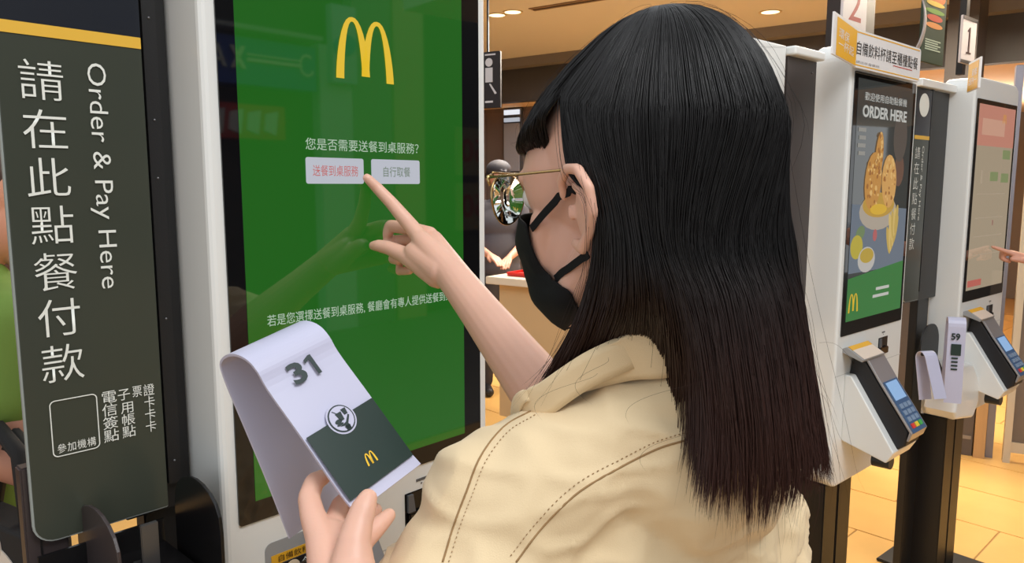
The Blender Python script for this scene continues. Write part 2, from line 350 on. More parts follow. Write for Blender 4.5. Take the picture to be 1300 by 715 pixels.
# --- kiosk 1 display
d1 = plate('display', [(.023, 1.147), (.393, 1.147), (.393, 1.850), (.023, 1.850)], -.0032, SCREEN, k1, .0006)
WT = emis('screen_white_text', srgb(190, 214, 190), .85)
arches('arches_logo', .163, .259, 1.694, 1.776, -.0045, emis('screen_yellow', srgb(238, 196, 30), .95), d1)
text_box('question_text', '您是否需要送餐到桌服務？', .113, .303, 1.5975, 1.613, -.0042, WT, d1)
for (x0, x1, tx, tm, a, b) in ((.1125, .2035, '送餐到桌服務', emis('screen_red_text', srgb(214, 120, 120), .8), .122, .194), (.217, .3045, '自行取餐', emis('screen_grey_text', srgb(120, 140, 120), .8), .237, .286)):
    bt = plate('screen_button', rrect(x0, x1, 1.5535, 1.588, .003, 4), -.0042, emis('button_white', srgb(206, 210, 222), .82), d1, .0006)
    text_box('button_text', tx, a, b, 1.5635, 1.578, -.0049, tm, bt, offset=.004)
text_box('notice_text', '若是您選擇送餐到桌服務, 餐廳會有專人提供送餐到桌', .049, .366, 1.3715, 1.387, -.0042, WT, d1)
# --- kiosk 1 yellow / black sticker near the hand
st = plate('slot_sticker', rrect(.034, .185, .985, 1.082, .01, 5), -.0012, mat('recess_grey', srgb(150, 150, 150), .4), k1, .001)
plate('sticker_band', [(.042, 1.050), (.178, 1.050), (.178, 1.0635), (.042, 1.0635)], -.0018, mat('sticker_yellow', srgb(222, 165, 40), .5), st)
plate('sticker_black', [(.046, .99), (.178, .99), (.178, 1.049), (.046, 1.049)], -.0018, mat('sticker_black2', srgb(36, 32, 30), .5), st)
text_box('sticker_text', '自備飲料杯請至櫃檯', .052, .16, 1.0525, 1.0615, -.0025, mat('sticker_dark_ink', srgb(70, 50, 20), .5), st)
bm = bmesh.new(); bmesh.ops.create_cone(bm, cap_ends=True, segments=20, radius1=.011, radius2=.011, depth=.0006, matrix=Matrix.Translation((.073, -.0022, 1.037)) @ Matrix.Rotation(math.pi/2, 4, 'X')); bmo('sticker_cup', bm, mat('sticker_cream2', srgb(222, 200, 170), .5), st)
text_box('sticker_text', '飲料', .087, .125, 1.025, 1.046, -.0025, PRINT, st)
# --- kiosk 2 display: fried chicken advert
d2 = plate('display', [(.022, 1.160), (.410, 1.160), (.410, 1.850), (.022, 1.850)], -.0032, screen_mat('advert_dark_display', srgb(56, 58, 56), 1), k2, .0006)
def ell(cx, cz, rx, rz, rot=0, n=20, a0=0, a1=360):
    r = math.radians(rot); out = []
    for i in range(n if a1-a0 == 360 else n+1):
        t = math.radians(a0+(a1-a0)*i/n); x, z = rx*math.cos(t), rz*math.sin(t); out.append((cx+x*math.cos(r)-z*math.sin(r), cz+x*math.sin(r)+z*math.cos(r)))
    return out
E1 = lambda n, c, s=.9: emis(n, srgb(*c), s)
plate('advert_table', [(.022, 1.30), (.410, 1.30), (.410, 1.48), (.022, 1.50)], -.0038, E1('ad_table', (104, 116, 130)), d2)
plate('advert_green', [(.022, 1.160), (.410, 1.160), (.410, 1.315), (.022, 1.285)], -.0042, E1('ad_green', (44, 120, 54)), d2)
plate('advert_bowl', ell(.20, 1.475, .130, .055), -.0044, E1('ad_bowl', (176, 164, 148)), d2)
plate('advert_bowl_inside', ell(.20, 1.495, .112, .037), -.0048, E1('ad_bowl_in', (190, 150, 60)), d2)
ck1 = E1('ad_chicken', (196, 140, 66)); ck2 = E1('ad_chicken_light', (212, 160, 88)); ck3 = E1('ad_chicken_shade', (160, 104, 46))
plate('advert_chicken', ell(.150, 1.565, .056, .085, -6), -.0052, ck1, d2); plate('advert_chicken', ell(.180, 1.635, .026, .075, -5), -.0056, ck1, d2)
plate('advert_chicken', ell(.262, 1.565, .052, .080, 6), -.0054, ck2, d2)
bmc = bmesh.new(); r7 = random.Random(3)
for i in range(90):
    cx, cz, rx, rz = ((.150, 1.565, .05, .08), (.182, 1.635, .02, .068), (.262, 1.565, .046, .074))[i % 3]; t = r7.uniform(0, 6.28); q = math.sqrt(r7.random()); x, z = cx+rx*q*math.cos(t), cz+rz*q*math.sin(t); rr = r7.uniform(.004, .010)
    bmc.faces.new([bmc.verts.new((x+rr*math.cos(k*1.05+t)*r7.uniform(.6, 1.1), -.0062-.00001*i, z+rr*math.sin(k*1.05+t)*r7.uniform(.6, 1.2))) for k in range(6)]).material_index = i % 2
cr = bmo('advert_crumbs', bmc, [ck3, E1('ad_crumb_light', (226, 182, 112))], d2)
for i, p_ in enumerate(cr.data.polygons): p_.material_index = i % 2
plate('advert_sauce', ell(.195, 1.482, .058, .016), -.0068, E1('ad_sauce', (220, 176, 50)), d2)
plate('advert_person', ell(.33, 1.70, .05, .075), -.0036, E1('ad_person', (82, 72, 64)), d2); plate('advert_jar', ell(.335, 1.60, .036, .05), -.0035, E1('ad_jar', (104, 72, 56)), d2)
for i in range(9): plate('advert_fries', ell(.285+.012*(i % 5)+.01*(i//5), 1.385+.008*i, .011, .045, 20-9*(i % 5)), -.0044-.0002*i, E1('ad_fries%d' % (i % 2), ((196, 166, 84), (214, 184, 108))[i % 2]), d2)
plate('advert_pepper', ell(.065, 1.375, .04, .035), -.0046, E1('ad_pepper', (186, 170, 60)), d2); plate('advert_herb', ell(.085, 1.415, .03, .02, 20), -.0044, E1('ad_herb', (110, 132, 90)), d2)
plate('advert_cup', ell(.135, 1.335, .058, .038), -.0050, E1('ad_cup', (190, 186, 180)), d2); plate('advert_cup_sauce', ell(.135, 1.347, .046, .022), -.0054, E1('ad_cups', (186, 158, 60)), d2)
plate('advert_tomato', ell(.185, 1.405, .014, .018, 0), -.0046, E1('ad_tom', (180, 96, 96)), d2)
text_box('advert_text', '歡迎使用自助點餐機', .065, .36, 1.792, 1.815, -.0045, E1('ad_text', (196, 196, 190)), d2)
text_box('advert_text', 'ORDER HERE', .055, .365, 1.745, 1.779, -.0045, E1('ad_text', (196, 196, 190)), d2, offset=.03)
for i in range(4): plate('advert_small_print', [(.036+.006*(i % 2), 1.715-.022*i), (.084, 1.715-.022*i), (.084, 1.704-.022*i), (.036+.006*(i % 2), 1.704-.022*i)], -.0045, E1('ad_text2', (150, 148, 142)), d2)
for (x_, z_) in ((.215, 1.236), (.195, 1.214)): plate('advert_small_print', [(x_, z_), (.31, z_), (.31, z_+.009), (x_, z_+.009)], -.005, E1('ad_text', (196, 196, 190)), d2)
arches('arches_logo', .032, .095, 1.185, 1.24, -.005, E1('ad_yellow', (226, 186, 40)), d2)
# --- kiosk 3 display: pink / beige menu
d3 = plate('display', [(.022, 1.160), (.410, 1.160), (.410, 1.850), (.022, 1.850)], -.0032, screen_mat('menu_beige_display', srgb(190, 172, 146), .72), k3, .0006)
plate('menu_header', [(.022, 1.70), (.410, 1.70), (.410, 1.850), (.022, 1.850)], -.0038, E1('menu_pink', (196, 130, 110)), d3)
plate('menu_header_light', [(.06, 1.74), (.30, 1.74), (.30, 1.80), (.06, 1.80)], -.0042, E1('menu_pink_light', (206, 156, 132)), d3)
arches('arches_logo', .27, .31, 1.79, 1.825, -.0044, E1('menu_gold', (214, 150, 60)), d3)
for (x, z) in ((.30, 1.655), (.18, 1.57), (.30, 1.565)): plate('menu_button', rrect(x, x+.085, z, z+.035, .004, 3), -.0042, E1('menu_green', (128, 140, 92)), d3)
for z in (1.52, 1.43, 1.36, 1.29): plate('menu_line', [(.06, z), (.36, z), (.36, z+.003), (.06, z+.003)], -.0040, E1('menu_line', (176, 158, 134)), d3)
plate('menu_mark', [(.09, 1.56), (.098, 1.56), (.098, 1.61), (.09, 1.61)], -.0042, E1('menu_line', (176, 158, 134)), d3); plate('menu_mark', [(.24, 1.40), (.252, 1.40), (.252, 1.42), (.24, 1.42)], -.0042, E1('menu_mark', (150, 110, 96)), d3)
plate('menu_cancel', [(.03, 1.172), (.17, 1.172), (.17, 1.197), (.03, 1.197)], -.0042, E1('menu_red', (190, 96, 84)), d3)

# --- banners on the left of each kiosk
def banner(k, x0, x1, label, full=True):
    e = kiosk_root(k, 'kiosk_banner', label, 'banner', 'olive banners left of the kiosks')
    p = prism('panel', rrect(x0, x1, 1.142, 1.885, [.022, .002, .002, .002], 6), (.078, .084), BANNER, e, .0006)
    prism('panel_edge', rrect(x0-.0022, x1, 1.140, 1.885, [.024, .002, .002, .002], 6), (.0795, .0835), mat('pale_panel_edge', srgb(150, 156, 152), .4), e)
    gs = plate('gold_stripe', [(x0, 1.7125), (x1-.0005, 1.7125), (x1-.0005, 1.7255), (x0, 1.7255)], .0772, GOLD, p, .0006)
    plate('dark_top', [(x0, 1.7256), (x1-.0005, 1.7256), (x1-.0005, 1.884), (x0, 1.884)], .0774, mat('banner_top_dark', srgb(34, 37, 44), .25), p, .0005)
    bm = bmesh.new(); bmesh.ops.create_cone(bm, cap_ends=True, segments=28, radius1=.04, radius2=.04, depth=.0008, matrix=Matrix.Translation(((x0+x1)/2, .0770, 1.83)) @ Matrix.Rotation(math.pi/2, 4, 'X')); bmo('round_emblem', bm, PRINT, p)
    f = prism('frame', rrect(x0-.004 if not full else x0+.1, -.0215, 1.135, 1.90, .002, 2), (.0855, .105), BLACK, e, .001)
    prism('frame_strip', rrect(x1+.002, x1+.018, 1.17, 1.89, .001, 2), (.0765, .085), BLACK, f)
    prism('end_cap', rrect(x0-.006, -.021, 1.888, 1.915, .006, 3), (.06, .112), WHITE, e, .004)
    box('banner_post', -.125 if not full else -.075, -.025, .106, .135, .0, 1.16, BLACK, e, .002)
    for z in (1.20, 1.385, 1.56, 1.63, 1.75):
        bm = bmesh.new(); bmesh.ops.create_uvsphere(bm, u_segments=8, v_segments=6, radius=.0016, matrix=Matrix.Translation((x1+.010, .0762, z))); bmo('screw', bm, GREYM, f, True)
    return e, p
b1, p1 = banner(1, -.2035, -.0545, 'tall dark olive banner with white vertical lettering at far left')
for q_, c_ in enumerate('請在此點餐付款'):
    zc = 1.692-.3695*(q_+.5)/7+.0; text_box('banner_text', c_, -.1845, -.1415, zc-.0212, zc+.0212, .0765, PRINT, p1, offset=-.006)
text_box('banner_text', 'Order & Pay Here', -.1225, -.0965, 1.430, 1.690, .0765, PRINT, p1, rot=1, offset=-.004)
text_box('banner_text', '電\n信\n簽\n點', -.1255, -.1085, 1.2435, 1.306, .0765, PRINT, p1, line=.97)
text_box('banner_text', '子', -.1070, -.0930, 1.2915, 1.305, .0765, PRINT, p1); text_box('banner_text', '用\n帳\n點', -.1045, -.0890, 1.2440, 1.288, .0765, PRINT, p1, line=.97)
text_box('banner_text', '票', -.0900, -.0790, 1.2925, 1.306, .0765, PRINT, p1); text_box('banner_text', '證\n卡\n卡\n卡', -.0770, -.0640, 1.2445, 1.306, .0765, PRINT, p1, line=.97)
text_box('banner_text', '參加機構', -.1755, -.1345, 1.2435, 1.2545, .0765, PRINT, p1, spacing=1.1)
# rounded outline that framed the code (the code itself is left out)
bm = bmesh.new(); fo = rrect(-.1805, -.1300, 1.2395, 1.3065, .006, 6); fi = rrect(-.1793, -.1312, 1.2407, 1.3053, .005, 6)
vo = [bm.verts.new((a, .0765, b)) for a, b in fo]; vi = [bm.verts.new((a, .0765, b)) for a, b in fi]
for i in range(len(fo)): j = (i+1) % len(fo); bm.faces.new((vo[i], vo[j], vi[j], vi[i]))
bmo('outline', bm, PRINT, p1)
b3, p3 = banner(3, -.3235, -.1985, 'dark olive banner between the two right-hand kiosks', False)
for q_, c_ in enumerate('請在此點餐付款'):
    zc = 1.692-.3695*(q_+.5)/7+.0; text_box('banner_text', c_, -.312, -.272, zc-.0205, zc+.0205, .0765, PRINT, p3, offset=-.006)
text_box('banner_text', 'Order & Pay Here', -.2600, -.2380, 1.430, 1.690, .0765, PRINT, p3, rot=1, offset=-.004)
# banner of kiosk 2 seen as a brown-black panel with white cap, and the next white cabinet beside it
e = kiosk_root(2, 'kiosk_banner', 'dark brown upright panel with white cap between hair and middle kiosk', 'banner')
prism('panel', rrect(-.222, -.064, 1.12, 1.892, .002, 2), (.078, .100), mat('banner_back_brown', srgb(62, 54, 52), .4), e, .001)
prism('end_cap', rrect(-.226, -.060, 1.892, 1.916, .006, 3), (.055, .115), WHITE, e, .006)
bm = bmesh.new(); bmesh.ops.create_uvsphere(bm, u_segments=8, v_segments=6, radius=.003, matrix=Matrix.Translation((-.09, .077, 1.86))); bmo('screw', bm, GREYM, e, True)
e = kiosk_root(2, 'kiosk_cabinet', 'white cabinet side directly behind the top right of the hair', 'cabinet')
prism('body', rrect(-.55, -.229, .66, 1.917, [.03, .01, .004, .04], 6), (.079, .19), WHITE, e, .006); box('post', -.48, -.30, .09, .18, 0, .665, BLACK, e, .003)
# tent rack beside kiosk 1: black floor-standing rack with round-topped fins
FIN = mat('rack_black_gloss', srgb(20, 19, 20), .25); FINB = mat('rack_brown_gloss', srgb(62, 54, 54), .3)
def fin(name, x, y0, y1, zt, m, par, zb=.9, slot=False):
    n = 10; pts = [(y0, zb), (y1, zb)] + [(y1-(y1-y0)*(1-math.cos(math.pi*i/n))/2, zt-.05+.05*math.sin(math.pi*i/n)**.8) for i in range(n+1)]
    return prism(name, pts, (x, x+.004), m, par, .0008, axis='x')
rk = kiosk_root(1, 'tent_rack', 'black rack with round-topped fins below the dark olive banner', 'rack')
fin('fin', -.060, -.078, .045, 1.205, FIN, rk); fin('fin', -.155, -.034, .1, 1.183, FINB, rk)
box('shelf', -.205, -.064, -.05, .07, 1.096, 1.10, FIN, rk); box('back_plate', -.205, -.064, .07, .074, .9, 1.13, FIN, rk)
box('front_lip', -.205, -.064, -.05, -.046, .9, 1.096, FIN, rk)
box('upright', -.212, -.168, .088, .108, .0, 1.232, FINB, rk, .002); box('foot_plate', -.3, -.06, -.1, .16, 0, .01, BLACK, rk, .003)
box('cable', -.1975, -.1955, .0865, .088, 1.10, 1.15, BLACK, rk)
sb = kiosk_root(1, 'grey_bracket', 'small grey metal bracket in the gap under the olive banner', 'bracket'); box('bracket_plate', -.118, -.098, .0, .006, 1.101, 1.16, GREYM, sb, .001); box('bracket_lip', -.118, -.098, .0061, .03, 1.101, 1.106, GREYM, sb)
# K2 / K3 top signs
FLAPF = False
def topsign(k, fx, fy, label, full=True):
    FLAPF = not full
    e = kiosk_root(k, 'kiosk_top_sign', label, 'sign', 'cup notices on top of kiosks')
    SW = mat('sign_board_white', srgb(232, 228, 226), .45); YE = mat('sign_yellow', srgb(238, 176, 22), .5)
    x1 = .392 if full else .06
    hx, hy = (-.062, -.024) if full else (-.19, -.03)
    if full:
        b = plate('board', rrect(hx, x1, 1.868, 1.967, [.001, .008, .012, .001], 4), -.024, SW, e, .006)
        for z in (1.8745, 1.960): plate('gold_line', [(hx, z-.001), (x1-.01, z-.001), (x1-.01, z+.0018), (hx, z+.0018)], -.0246, YE, b)
        text_box('sign_text', '自備飲料杯請至櫃檯點餐', hx+.012, x1-.022, 1.902, 1.938, -.0248, mat('ink_black', srgb(34, 30, 30), .5), b)
        text_box('sign_text', '請出示自備杯', hx+.012, hx+.16, 1.880, 1.887, -.0248, mat('ink_grey', srgb(150, 146, 144), .5), b)
        plate('red_line', [(.19, 1.896), (.33, 1.896), (.33, 1.898), (.19, 1.898)], -.0248, mat('ink_red', srgb(200, 70, 60), .5), b)
    # folded yellow flap
    def fp(u, z, off=0): return Vector((hx+(fx-hx)*u, hy+(fy-hy)*u, z)) + Vector((fy-hy, -(fx-hx), 0)).normalized()*off
    def quad(name, u0, u1, z0, z1, o0, o1, m, par):
        c = [(u0, z0), (u1, z0), (u1, z1), (u0, z1)]; vs = [fp(a, b, o0) for a, b in c]+[fp(a, b, o1) for a, b in c]
        return pyd(name, vs, [(0, 1, 2, 3), (4, 5, 6, 7), (0, 1, 5, 4), (1, 2, 6, 5), (2, 3, 7, 6), (3, 0, 4, 7)], m, par)
    sgn = 1 if fp(0, 0, 1).dot(Vector((0, -1, 0))) > fp(0, 0, -1).dot(Vector((0, -1, 0))) else -1
    f = quad('flap', 0, 1.05, 1.868, 1.967, -.005, .0, SW, e); y = quad('flap_yellow', .02, .93, 1.870, 1.960, *((.0003, .0008) if FLAPF else (-.0053, -.0058)), YE, f)
    me = text_mesh('環保\n一杯起'); n = len(me.vertices); a = np.empty(n*3); me.vertices.foreach_get('co', a); a = a.reshape(-1, 3); mn, mx = a.min(0), a.max(0)
    for i in range(n):
        u = (a[i, 0]-mn[0])/(mx[0]-mn[0]); z = (a[i, 1]-mn[1])/(mx[1]-mn[1]); me.vertices[i].co = fp(.85-.7*u, 1.888+.05*z, (.0014 if FLAPF else -.0064))
    link('sign_text', me, mat('sign_board_white', (1, 1, 1, 1)), f)
    return e
topsign(2, -.29, -.072, 'white and yellow cup notice across the top of the middle kiosk')
topsign(3, -.30, -.10, 'small yellow flap notice on top left of the rightmost kiosk', False)
# number plates, poster, columns ------------------------------------------------
def hang(px0, py0, px1, py1, Y, yaw, name, label, cat, m, hang_z=3.0, pole=True):
    """upright plate centred on a pixel box at distance Y, turned by yaw"""
    p = at((px0+px1)/2, (py0+py1)/2, Y); sc = Y/F_PX*1.0; w_ = (px1-px0)*sc/abs(math.cos(yaw-math.atan2(-p.x, p.y))); h_ = (py1-py0)*sc*1.0
    e = empty(name, p, yaw, label, cat); b = box('plate', -w_/2, w_/2, -.006, .006, -h_/2, h_/2, m, e, .002)
    if pole: box('pole', -.02, .02, .008, .04, -h_/2-.05, hang_z-p.z, BLACK, e)
    return e, b, w_, h_
NP = mat('number_plate_white', srgb(216, 210, 212), .4)
e, b, w_, h_ = hang(1071, -28, 1098, 36, 3.6, math.radians(42), 'number_plate', 'white number plate reading 2 above the middle kiosk', 'sign', NP)
text_box('number_text', '2', -w_*.26, w_*.26, -h_*.34, h_*.3, -.0065, mat('number_red', srgb(160, 50, 48), .5), b); tag(e, None, None, 'number plates over the kiosks')
e, b, w_, h_ = hang(1221, 24, 1236, 80, 4.0, math.radians(40), 'number_plate', 'white number plate reading 1 above the rightmost kiosk', 'sign', NP)
prism('number_text', [(-w_*.16, -h_*.28), (w_*.16, -h_*.28), (w_*.16, -h_*.25), (w_*.045, -h_*.25), (w_*.045, h_*.28), (-w_*.0, h_*.28), (-w_*.14, h_*.20), (-w_*.12, h_*.17), (-w_*.045, h_*.21), (-w_*.045, -h_*.25), (-w_*.16, -h_*.25)], (-.0085, -.0062), mat('number_dark', srgb(70, 40, 40), .5), b); tag(e, None, None, 'number plates over the kiosks')
for z in (-1, 1): box('plate_clip', -w_/2, w_/2, -.009, -.0065, z*h_*.46-.008, z*h_*.46+.008, GREYM, b)
def column(px0, px1, Y, label, col, top=3.0, yaw=.75):
    p = at((px0+px1)/2, 240, Y); wd = (px1-px0)/F_PX*Y/1.36
    e = empty('column', (p.x, p.y, 0), yaw, label, 'column'); box('shaft', -wd/2, wd/2, -wd/2, wd/2, .12, top, mat('column_%s' % col[0], srgb(*col), .5, var=.06), e); box('column_base', -wd/2-.01, wd/2+.01, -wd/2-.01, wd/2+.01, 0, .12, mat('column_base', srgb(50, 46, 46), .5), e)
column(1040, 1096, 4.1, 'dark column behind the plate reading 2', (48, 42, 42))
column(1190, 1236, 5.9, 'dark grey column behind the plate reading 1', (66, 60, 58))
# burger poster on a white curved holder
e, b, w_, h_ = hang(1172, -20, 1197, 78, 3.7, math.radians(40), 'menu_poster', 'narrow poster of burgers on dark green, hanging near the top right', 'poster', mat('poster_green', srgb(44, 66, 50), .4), pole=False)
box('hook', -.004, .004, -.004, .004, h_/2, 3.0-e.location.z, GREYM, b)
for (cz, c, rx, rz) in ((.30, (214, 120, 52), .42, .14), (.22, (226, 190, 70), .40, .05), (.13, (120, 160, 70), .42, .05), (.05, (200, 84, 60), .34, .07), (-.04, (222, 150, 84), .36, .06)):
    plate('burger_print', ell(0, cz*h_, rx*w_, rz*h_*.6), -.0075-.0004*(.3-cz), mat('bp%d' % int(cz*100+50), srgb(*c), .5), b)
for i in range(5): plate('poster_line', [(-w_*.35, -h_*(.23+.028*i)), (w_*(.32-.12*(i % 2)), -h_*(.23+.028*i)), (w_*(.32-.12*(i % 2)), -h_*(.215+.028*i)), (-w_*.35, -h_*(.215+.028*i))], -.0078, mat('ink_pale', srgb(190, 206, 186), .5), b)
e = empty('curved_card', at(1167, 28, 3.55), math.radians(-31), 'pale curved card edge hanging left of the burger poster', 'card')
pts = [(-.004, -.13)] + [(.028*math.sin(math.pi*i/8), -.13+.26*i/8) for i in range(1, 8)] + [(-.004, .13)]
prism('card_sheet', [(a-.006, b) for a, b in pts]+[(a, b) for a, b in reversed(pts)], (-.05, .05), mat('card_grey', srgb(176, 166, 164), .4), e, axis='y'); box('string', -.006, -.004, -.002, .002, .13, 3.0-e.location.z, GREYM, e)
# right-hand partition: low cabinet, wooden post, cream door frame and glass door
P0 = atz(1196, 574, 0); P1 = atz(1300, 589, 0); pd = (P1-P0).normalized(); rp = math.atan2(pd.y, pd.x)
def pbox(name, s0, s1, d0, d1, z0, z1, m, parent=None, bev=0):
    bm = bmesh.new(); add_box(bm, s0, s1, d0, d1, z0, z1, bev); bmesh.ops.transform(bm, matrix=Matrix.Translation((P0.x, P0.y, 0)) @ Matrix.Rotation(rp, 4, 'Z'), verts=bm.verts); return bmo(name, bm, m, parent)
def ps(px, py=560):
    r = ray(px, py); n = Vector((-pd.y, pd.x, 0)); t = (P0.dot(n))/(r.dot(n)); return (r*t-P0).dot(pd)
a0, a1, a2, a3 = ps(1235), ps(1243), ps(1262), ps(1274)
cab = empty('low_cabinet', label='grey-brown low cabinet on the floor behind the rightmost kiosk', cat='cabinet')
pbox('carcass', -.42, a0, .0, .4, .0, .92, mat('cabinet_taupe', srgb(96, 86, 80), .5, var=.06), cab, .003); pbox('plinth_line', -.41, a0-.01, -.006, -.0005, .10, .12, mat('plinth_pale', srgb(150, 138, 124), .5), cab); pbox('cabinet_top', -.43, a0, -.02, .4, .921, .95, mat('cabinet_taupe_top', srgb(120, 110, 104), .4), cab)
wp = pbox('wooden_post', a0+.005, a1+.03, -.02, .1, 0, 1.02, mat('pale_oak', srgb(196, 156, 106), .5, var=.15, vscale=4, stretch=(10, 10, .5))); tag(wp, 'pale wooden upright post beside the low cabinet on the right', 'post')
dr = pbox('door_1', a3, a3+.035, -.03, .03, 0, 2.15, mat('cream_frame', srgb(206, 194, 172), .4)); tag(dr, None, None, kind='structure')
pbox('door_rail', a3+.035, a3+.9, -.02, .02, .06, .12, mat('cream_frame', (1, 1, 1, 1)), dr); pbox('door_kick_panel', a3+.035, a3+.9, -.01, .01, .12, 1.05, mat('door_panel_taupe', srgb(120, 108, 98), .5), dr)
pbox('door_rail', a3+.035, a3+.9, -.03, .03, 2.08, 2.15, mat('cream_frame', (1, 1, 1, 1)), dr)
gl = pbox('door_glass', a3+.035, a3+.9, -.004, .004, 1.05, 2.08, mat('clear_glass', (.95, .97, .97, 1), .02, trans=1), dr)
pbox('door_post', a1+.035, a2, .02, .10, 0, 2.2, mat('steel_blue', srgb(130, 130, 142), .35, .6), dr)
bp = empty('wall_cladding', label='pale grey stone-look slab at the top right corner', cat='panel'); pbox('slab', a3-.02, a3+1.2, -.15, -.02, 2.24, 3.0, mat('grey_slab', srgb(150, 142, 138), .6, var=.15, vscale=20), bp, .004)
# yellow posters seen through / on the door edge
for (z0, z1, c, lab) in ((1.72, 1.95, (190, 186, 176), 'pale grey notice at the right edge beside the pink menu screen'), (1.36, 1.66, (214, 178, 60), 'yellow poster at the right edge above the pointing hand'), (1.1, 1.33, (206, 172, 66), 'yellow poster at the right edge below the pale notices')):
    po = pbox('poster', a3+.045, a3+.4, -.012, -.008, z0, z1, mat('poster_%d%d' % (c[0], c[2]), srgb(*c), .5, var=.2, vscale=6)); tag(po, lab, 'poster')
# ------------------------------------------------------------------ street side (seen mirrored in the big screen)
def kl(k, x, y, z):
    X, Y, a = KPOS[k]; return Vector((X+x*math.sin(a)-y*math.cos(a), Y+x*math.cos(a)+y*math.sin(a), z))
str_e = kiosk_root(1, 'street_building', 'dark shopfront across the street, mirrored in the big green screen', 'building')
SY = -6.0
def sbox(n, x0, x1, z0, z1, m, d=.15, y=SY, par=None): return box(n, x0, x1, y-d, y, z0, z1, m, par or str_e)
DK = mat('street_wall_dark', srgb(62, 64, 60), .7, var=.3, vscale=1)
sbox('facade', .0, 11, 0, 6.5, DK, .5, SY-.2)
sbox('pilaster', 4.98, 5.42, 0, 6.4, mat('street_column_beige', srgb(190, 180, 140), .7)); sbox('pilaster', 4.02, 4.42, 0, 3.0, mat('street_column_pale', srgb(190, 204, 212), .6))
sbox('pilaster', 4.43, 4.95, 0, 6.4, mat('street_column_grey', srgb(130, 136, 136), .7))
sg1 = sbox('sign_blue', 2.6, 3.92, 2.50, 2.93, mat('street_blue', srgb(46, 84, 170), .4), .2, SY+.1)
sbox('sign_stripe', 3.17, 3.75, 2.715, 2.745, PRINT, .01, SY+.12, sg1); sbox('sign_stripe', 3.17, 3.75, 2.77, 2.785, PRINT, .01, SY+.12, sg1)
sbox('canopy_edge', 2.4, 3.95, 2.99, 3.03, mat('street_pale_edge', srgb(170, 176, 176), .5), .3, SY+.2)
bm = bmesh.new()
for i in range(14):
    t0, t1 = math.radians(50+i*20), math.radians(70+i*20)
    vs = [bm.verts.new((3.8+r*math.cos(t)*.8, SY+.13, 2.74+r*math.sin(t))) for t, r in ((t0, .11), (t1, .11), (t1, .085), (t0, .085))]
    bm.faces.new(vs)
bmo('sign_ring', bm, PRINT, sg1)
for (pts) in ([(3.0, 2.84), (3.04, 2.84), (3.15, 2.64), (3.11, 2.64)], [(3.11, 2.84), (3.15, 2.84), (3.04, 2.64), (3.0, 2.64)], [(2.78, 2.64), (2.81, 2.64), (2.89, 2.84), (2.86, 2.84)], [(2.93, 2.64), (2.96, 2.64), (2.89, 2.84), (2.86, 2.84)], [(2.80, 2.69), (2.94, 2.69), (2.94, 2.715), (2.80, 2.715)]):
    prism('sign_letter_stroke', pts, (SY+.12, SY+.135), PRINT, sg1)
sg2 = sbox('sign_red', 2.75, 3.55, 2.0, 2.32, mat('street_red', srgb(190, 50, 44), .5), .2, SY+.1)
for i in range(4): prism('sign_patch', [(2.78+i*.18, 2.08), (2.9+i*.18, 2.04), (2.93+i*.18, 2.27), (2.8+i*.18, 2.24)], (SY+.1, SY+.12), mat('street_white', srgb(214, 214, 214), .5), sg2)
sg3 = sbox('poster_tall', 4.12, 4.42, 2.62, 3.4, mat('street_poster', srgb(170, 190, 210), .5), .1, SY+.1); prism('poster_wave', ell(4.27, 3.0, .14, .1, 20), (SY+.1, SY+.12), mat('street_wave', srgb(50, 120, 190), .5), sg3)
pr = empty('price_board', label='pair of pale price cards mirrored at the right of the big screen', cat='sign')
pr.location = (KPOS[1][0], KPOS[1][1], 0); pr.rotation_euler = (0, 0, math.pi/2-KPOS[1][2])
for z in (1.03, 1.68):
    c_ = box('price_card', 5.62, 6.5, SY+.3, SY+.32, z, z+.56, mat('price_card', srgb(120, 112, 84), .6), pr)
    me = text_mesh('50', offset=.02); n = len(me.vertices); a = np.empty(n*3); me.vertices.foreach_get('co', a); a = a.reshape(-1, 3); mn, mx = a.min(0), a.max(0)
    b_ = np.zeros_like(a); b_[:, 0] = 6.1-.4*(a[:, 0]-mn[0])/(mx[0]-mn[0]); b_[:, 2] = z+.15+.28*(a[:, 1]-mn[1])/(mx[1]-mn[1]); b_[:, 1] = SY+.325
    me.vertices.foreach_set('co', b_.ravel()); link('price_text', me, mat('price_red', srgb(140, 50, 40), .5), c_)
pave = box('street_paving', -2, 14, SY-.2, -2.6, -.004, .004, mat('street_paving', srgb(120, 118, 114), .8, var=.1), None); X, Y, a_ = KPOS[1]; pave.location = (X, Y, 0); pave.rotation_euler = (0, 0, math.pi/2-a_); tag(pave, None, None, kind='structure')
# ================================================================== NUMBER TENTS
def tent(name, prof, W, wv, label, nums, parent_tag=None):
    """prof: list of 3D points of the folded sheet's profile; wv: unit width vector"""
    t = .0022; n = len(prof); outl = []
    for i in range(n):
        d = (prof[min(i+1, n-1)]-prof[max(i-1, 0)]).normalized(); outl.append(prof[i]+d.cross(wv)*t)
    v = []; f = []
    for q in (0, 1):
        for L_ in (prof, outl): v += [p+wv*W*q for p in L_]
    A_, B_, C_, D_ = 0, n, 2*n, 3*n
    for i in range(n-1):
        f += [(A_+i, A_+i+1, C_+i+1, C_+i), (B_+i, B_+i+1, D_+i+1, D_+i), (A_+i, A_+i+1, B_+i+1, B_+i), (C_+i, C_+i+1, D_+i+1, D_+i)]
    f += [(A_, B_, D_, C_), (A_+n-1, B_+n-1, D_+n-1, C_+n-1)]
    return v, f
def ray_plane(px, py, p0, n): r = ray(px, py); o = Vector((0, 0, EYE)); return o + r*((p0-o).dot(n)/r.dot(n))
